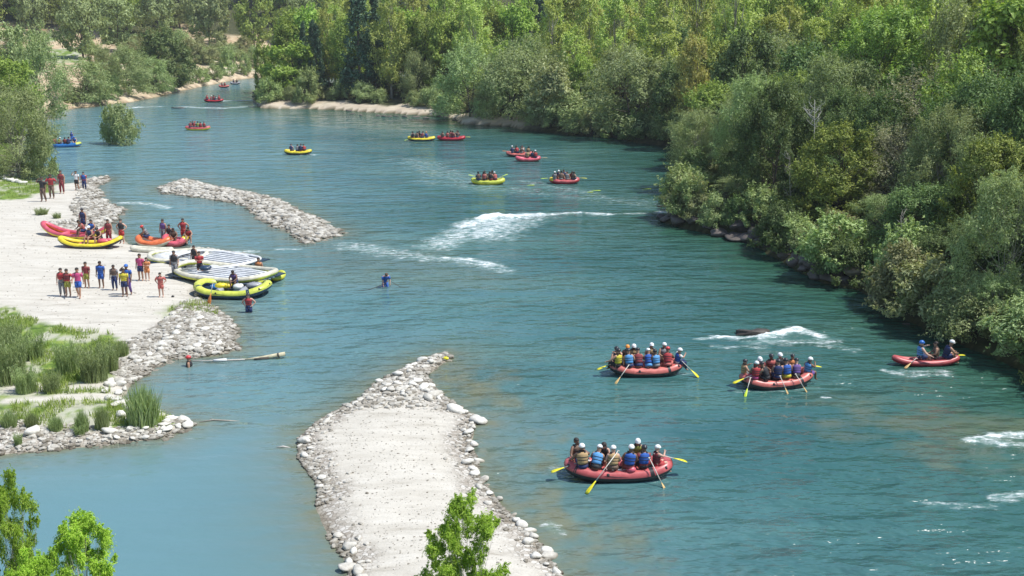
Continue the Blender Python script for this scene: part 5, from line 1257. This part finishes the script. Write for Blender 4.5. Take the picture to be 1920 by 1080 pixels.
def lump(nm, mt, loc, r, lb, cat='bag'):
    b = MB(); b.ball((0,0,0), r, 12, 7); b.ball((r[0]*.5, r[1]*.2, r[2]*.2), (r[0]*.6, r[1]*.8, r[2]*.8), 10, 6); b.tube([(-r[0]*.4,0,r[2]*.9),(0,0,r[2]*1.25),(r[0]*.4,0,r[2]*.9)], .015, 5)
    tag(link(nm, b.mesh(nm, [mt]), loc=loc), lb, cat)
lump('gear_bag', RB['blue'], T4(-1.1,-.2,.42), (.42,.3,.2), 'teal blue gear bag at the left in the lime rimmed raft')
lump('gear_bag', RB['yellow'], T4(-.45,.1,.45), (.32,.24,.18), 'yellow gear bag in the middle of the lime rimmed raft')
lump('gear_bag', RB['yellow'], T4(-.5,-.95,.72), (.36,.2,.17), 'yellow bag draped on the near rim of the lime rimmed raft')
lump('gear_bag', RB['white'], T4(.4,-.2,.48), (.34,.28,.2), 'white gear bag right of the middle of the lime rimmed raft')
lump('gear_bag', RB['grey'], T4(1.3,.3,.48), (.5,.3,.2), 'long grey gear bag at the right in the lime rimmed raft')
lump('gear_bag', RB['navy'], T3(-1.2,-.6,.5), (.4,.3,.18), 'navy bag lying on the long ribbed raft')
person(T4(.0,.5,.55), math.radians(170), 'sitlean', 'purple', 'navy', 'hair', 'person in purple sitting among the gear of the lime rimmed raft')
a = gpt(392, 572); paddle(a+Vector((.25,.3,1.35)), a+Vector((0,-.1,.02)), 'orange bladed paddle standing against the lime rimmed raft', blade=BLADE_O, bl=.75, bw=.17)
a = gpt(372, 562); b_ = gpt(402, 577); paddle(gpt(345, 566)+Vector((0,0,.1)), b_+Vector((0,0,.05)), 'dark paddle lying on the sand in front of the lime rimmed raft', blade=CL['navy'])

# ------------------------------------------------------------------ people on the beach
BP = [ # px, feet py, height px, facing deg, pose, top, bottom, head, kind, under, label
 (118,555,52,190,'stand','red','grey trousers','hair','vest',None,'person in red vest and grey trousers, left one of the beach group'),
 (129,556,52,175,'hips','maroon','olive shorts','hair','both','red','person in maroon vest and yellow shorts beside the one in grey trousers'),
 (149,558,55,185,'walk','pink','blue shorts','hair','shirt',None,'person in pink top and blue shorts stepping on the beach'),
 (164,540,49,170,'stand','maroon','olive shorts','hair','shirt',None,'person in maroon shirt and olive shorts behind the stepping person'),
 (191,540,51,180,'stand','blue','blue shorts','hair','both','blue','person in blue top with bare legs standing alone on the beach'),
 (216,544,48,180,'stand','brown','navy trousers','hair','both','grey','person in brown vest and navy trousers right of the one in blue'),
 (235,556,52,185,'stand','yellow','navy shorts','hair','both','yellow','person in yellow top and navy shorts on the beach'),
 (241,552,56,175,'shade','blue','purple trousers','blue','shirt',None,'person with blue cap raising a hand behind the one in yellow'),
 (265,526,50,170,'stand','pink','navy shorts','hair','shirt',None,'person in magenta top near the ribbed rafts'),
 (277,526,40,185,'hold','orange','orange shorts','hair','both','orange','shorter person in orange beside the one in magenta'),
 (303,557,43,180,'hips','coral','coral shorts','hair','both','coral','person in coral vest and shorts alone near the lime rimmed raft'),
 (329,521,50,180,'stand','black','grey trousers','hair','both','grey','person in grey with a black pack beside the ribbed rafts'),
 (366,505,46,160,'stand','black','black trousers','hair','vest',None,'person all in black standing on the ribbed rafts'),
 (376,520,50,190,'hold','red','black shorts','hair','shirt',None,'person in red top and black shorts on the ribbed rafts'),
 (82,378,48,175,'shade','black','brown trousers','hair','shirt',None,'leftmost person of the far beach group, dark top'),
 (98,372,47,185,'hips','red','brown trousers','hair','both','red','person in red vest in the far beach group'),
 (117,363,42,180,'stand','maroon','maroon trousers','hair','vest',None,'person in maroon, middle of the far beach group'),
 (145,357,35,170,'shade','white','black shorts','hair','shirt',None,'person in white shirt on the far gravel point'),
 (159,357,34,185,'stand','blue','navy trousers','hair','both','red','person in blue and red at the right of the far beach group')]
for (px, py, hp, fa, pose, top, bot, head, kind, under, lb) in BP:
    p = gpt(px, py); dep = p.y*CT+(CAMZ-p.z)*ST; h = hp*dep/F/CT*1.0
    person(p, math.radians(fa), pose, top, bot, head, lb, sc=max(.9, min(h/1.78, 1.38)), topkind=kind, under=under, strap=False)
# waders
def wader(px, py, depth, fa, pose, top, bot, head, lb, sc=1.0, **k):
    x, y = on_z(px, py); return person((x, y, -depth), math.radians(fa), pose, top, bot, head, lb, sc=sc, **k)
wader(722, 537, .62, 200, 'bend', 'blue', 'blue trousers', 'brown hair', 'person in blue wading alone in mid river, leaning over a pole', 1.05, topkind='shirt')
wader(467, 586, .60, 180, 'hips', 'red', 'navy shorts', 'black', 'wader in red vest standing in the water below the lime rimmed raft', 1.05, under='navy')
wader(486, 513, .75, 170, 'stand', 'orange', 'black shorts', 'hair', 'wader in orange vest behind the ribbed rafts', 1.1, under='black')
wader(355, 686, 1.30, 95, 'stand', 'black', 'black trousers', 'red', 'swimmer in black with red cap, chest deep at the end of the floating pole', 1.05, under='black')
x, y = on_z(722, 540)
b = MB(); b.tube([(-1.9,-.9,-.02),(-.9,-.45,.03),(-.1,-.1,.28),(.35,0,.55)], [.022,.022,.022,.018], 6); tag(link('pole', b.mesh('pole', [BARK]), loc=(x, y, 0)), 'thin dark pole held in the water left of the blue wader', 'pole')
b = MB(); b.tube([(.4,0,.45),(1.0,.1,.06),(1.6,.15,.02)], [.018,.016,.012], 6); tag(link('rope', b.mesh('rope', [BARK]), loc=(x, y, 0)), 'dark rope trailing in the water right of the blue wader', 'rope')
# floating pole / log
a = Vector((*on_z(362,681),0)); b1 = Vector((*on_z(535,671),0)); d = b1-a
e = tag(empty('floating_log', a, math.atan2(d.y, d.x)), 'long pale floating log with a thick white end, reaching from the swimmer', 'log'); L = d.length
m1 = MB(); m1.tube([(0,0,.12),(L*.3,.03,.05),(L*.6,0,.04)], [.035,.04,.045], 8); link('thin_end', m1.mesh('log_thin', [PALEBARK]), e)
m1 = MB(); m1.tube([(L*.56,0,.02),(L*.75,.05,.06),(L,0,.22)], [.06,.10,.12], 10); link('thick_end', m1.mesh('log_thick', [paint('weathered_wood', (.50,.45,.30), .8, .35, 4)]), e)
m1 = MB(); m1.tube([(L*.22,0,.08),(L*.36,.03,.07)], [.08,.08], 8); link('white_wrap', m1.mesh('log_wrap', [CL['white']]), e)
m1 = MB(); m1.tube([(L*.92,.0,.16),(L*.935,0,.175)], [.14,.14], 10); link('band', m1.mesh('log_band', [BARK]), e)
m1 = MB(); m1.tube([(L*.66,-.06,.02),(L*.82,-.04,.07)], [.07,.08], 8); link('dark_strip', m1.mesh('log_dark', [BARK]), e)
# driftwood twig off the grassy tip
x, y = on_z(412, 790); b = MB(); b.tube([(-.9,-.1,.0),(-.3,.05,.05),(.4,0,.03),(.9,.03,.0)], [.02,.04,.035,.012], 6); b.tube([(-.3,.05,.05),(-.5,.2,.12)], [.02,.006], 5); tag(link('driftwood', b.mesh('driftwood', [GREYBARK]), loc=(x, y, 0)), 'grey driftwood branch floating off the tip of the stony bank', 'branch')
x, y = on_z(531, 839); b = MB(); b.tube([(-.3,0,.0),(0,.02,.03),(.3,0,.0)], [.02,.05,.01], 6); tag(link('driftwood', b.mesh('driftwood2', [PALEBARK]), loc=(x, y, 0)), 'small pale driftwood piece floating left of the big sandbar', 'branch')
x, y = on_z(836, 676); 
b = MB(); b.ball((0,0,0), (.16,.12,.1), 10, 6); tag(link('float', b.mesh('float', [BLADE_Y]), loc=(x, y, .12)), 'tiny yellow float caught at the tip of the cobble heap', 'float')


# small gear on the sand
for (px, py, mt, r, lb) in ((205,467,'black',(.28,.14,.07),'flat black bag on the sand below the yellow rafts'),(324,557,'black',(.1,.08,.06),'tiny black pouch on the sand right of the person in coral')):
    p = gpt(px, py); lump('gear_bag', RB[mt], p+Vector((0, 0, r[2]*.7)), r, lb)
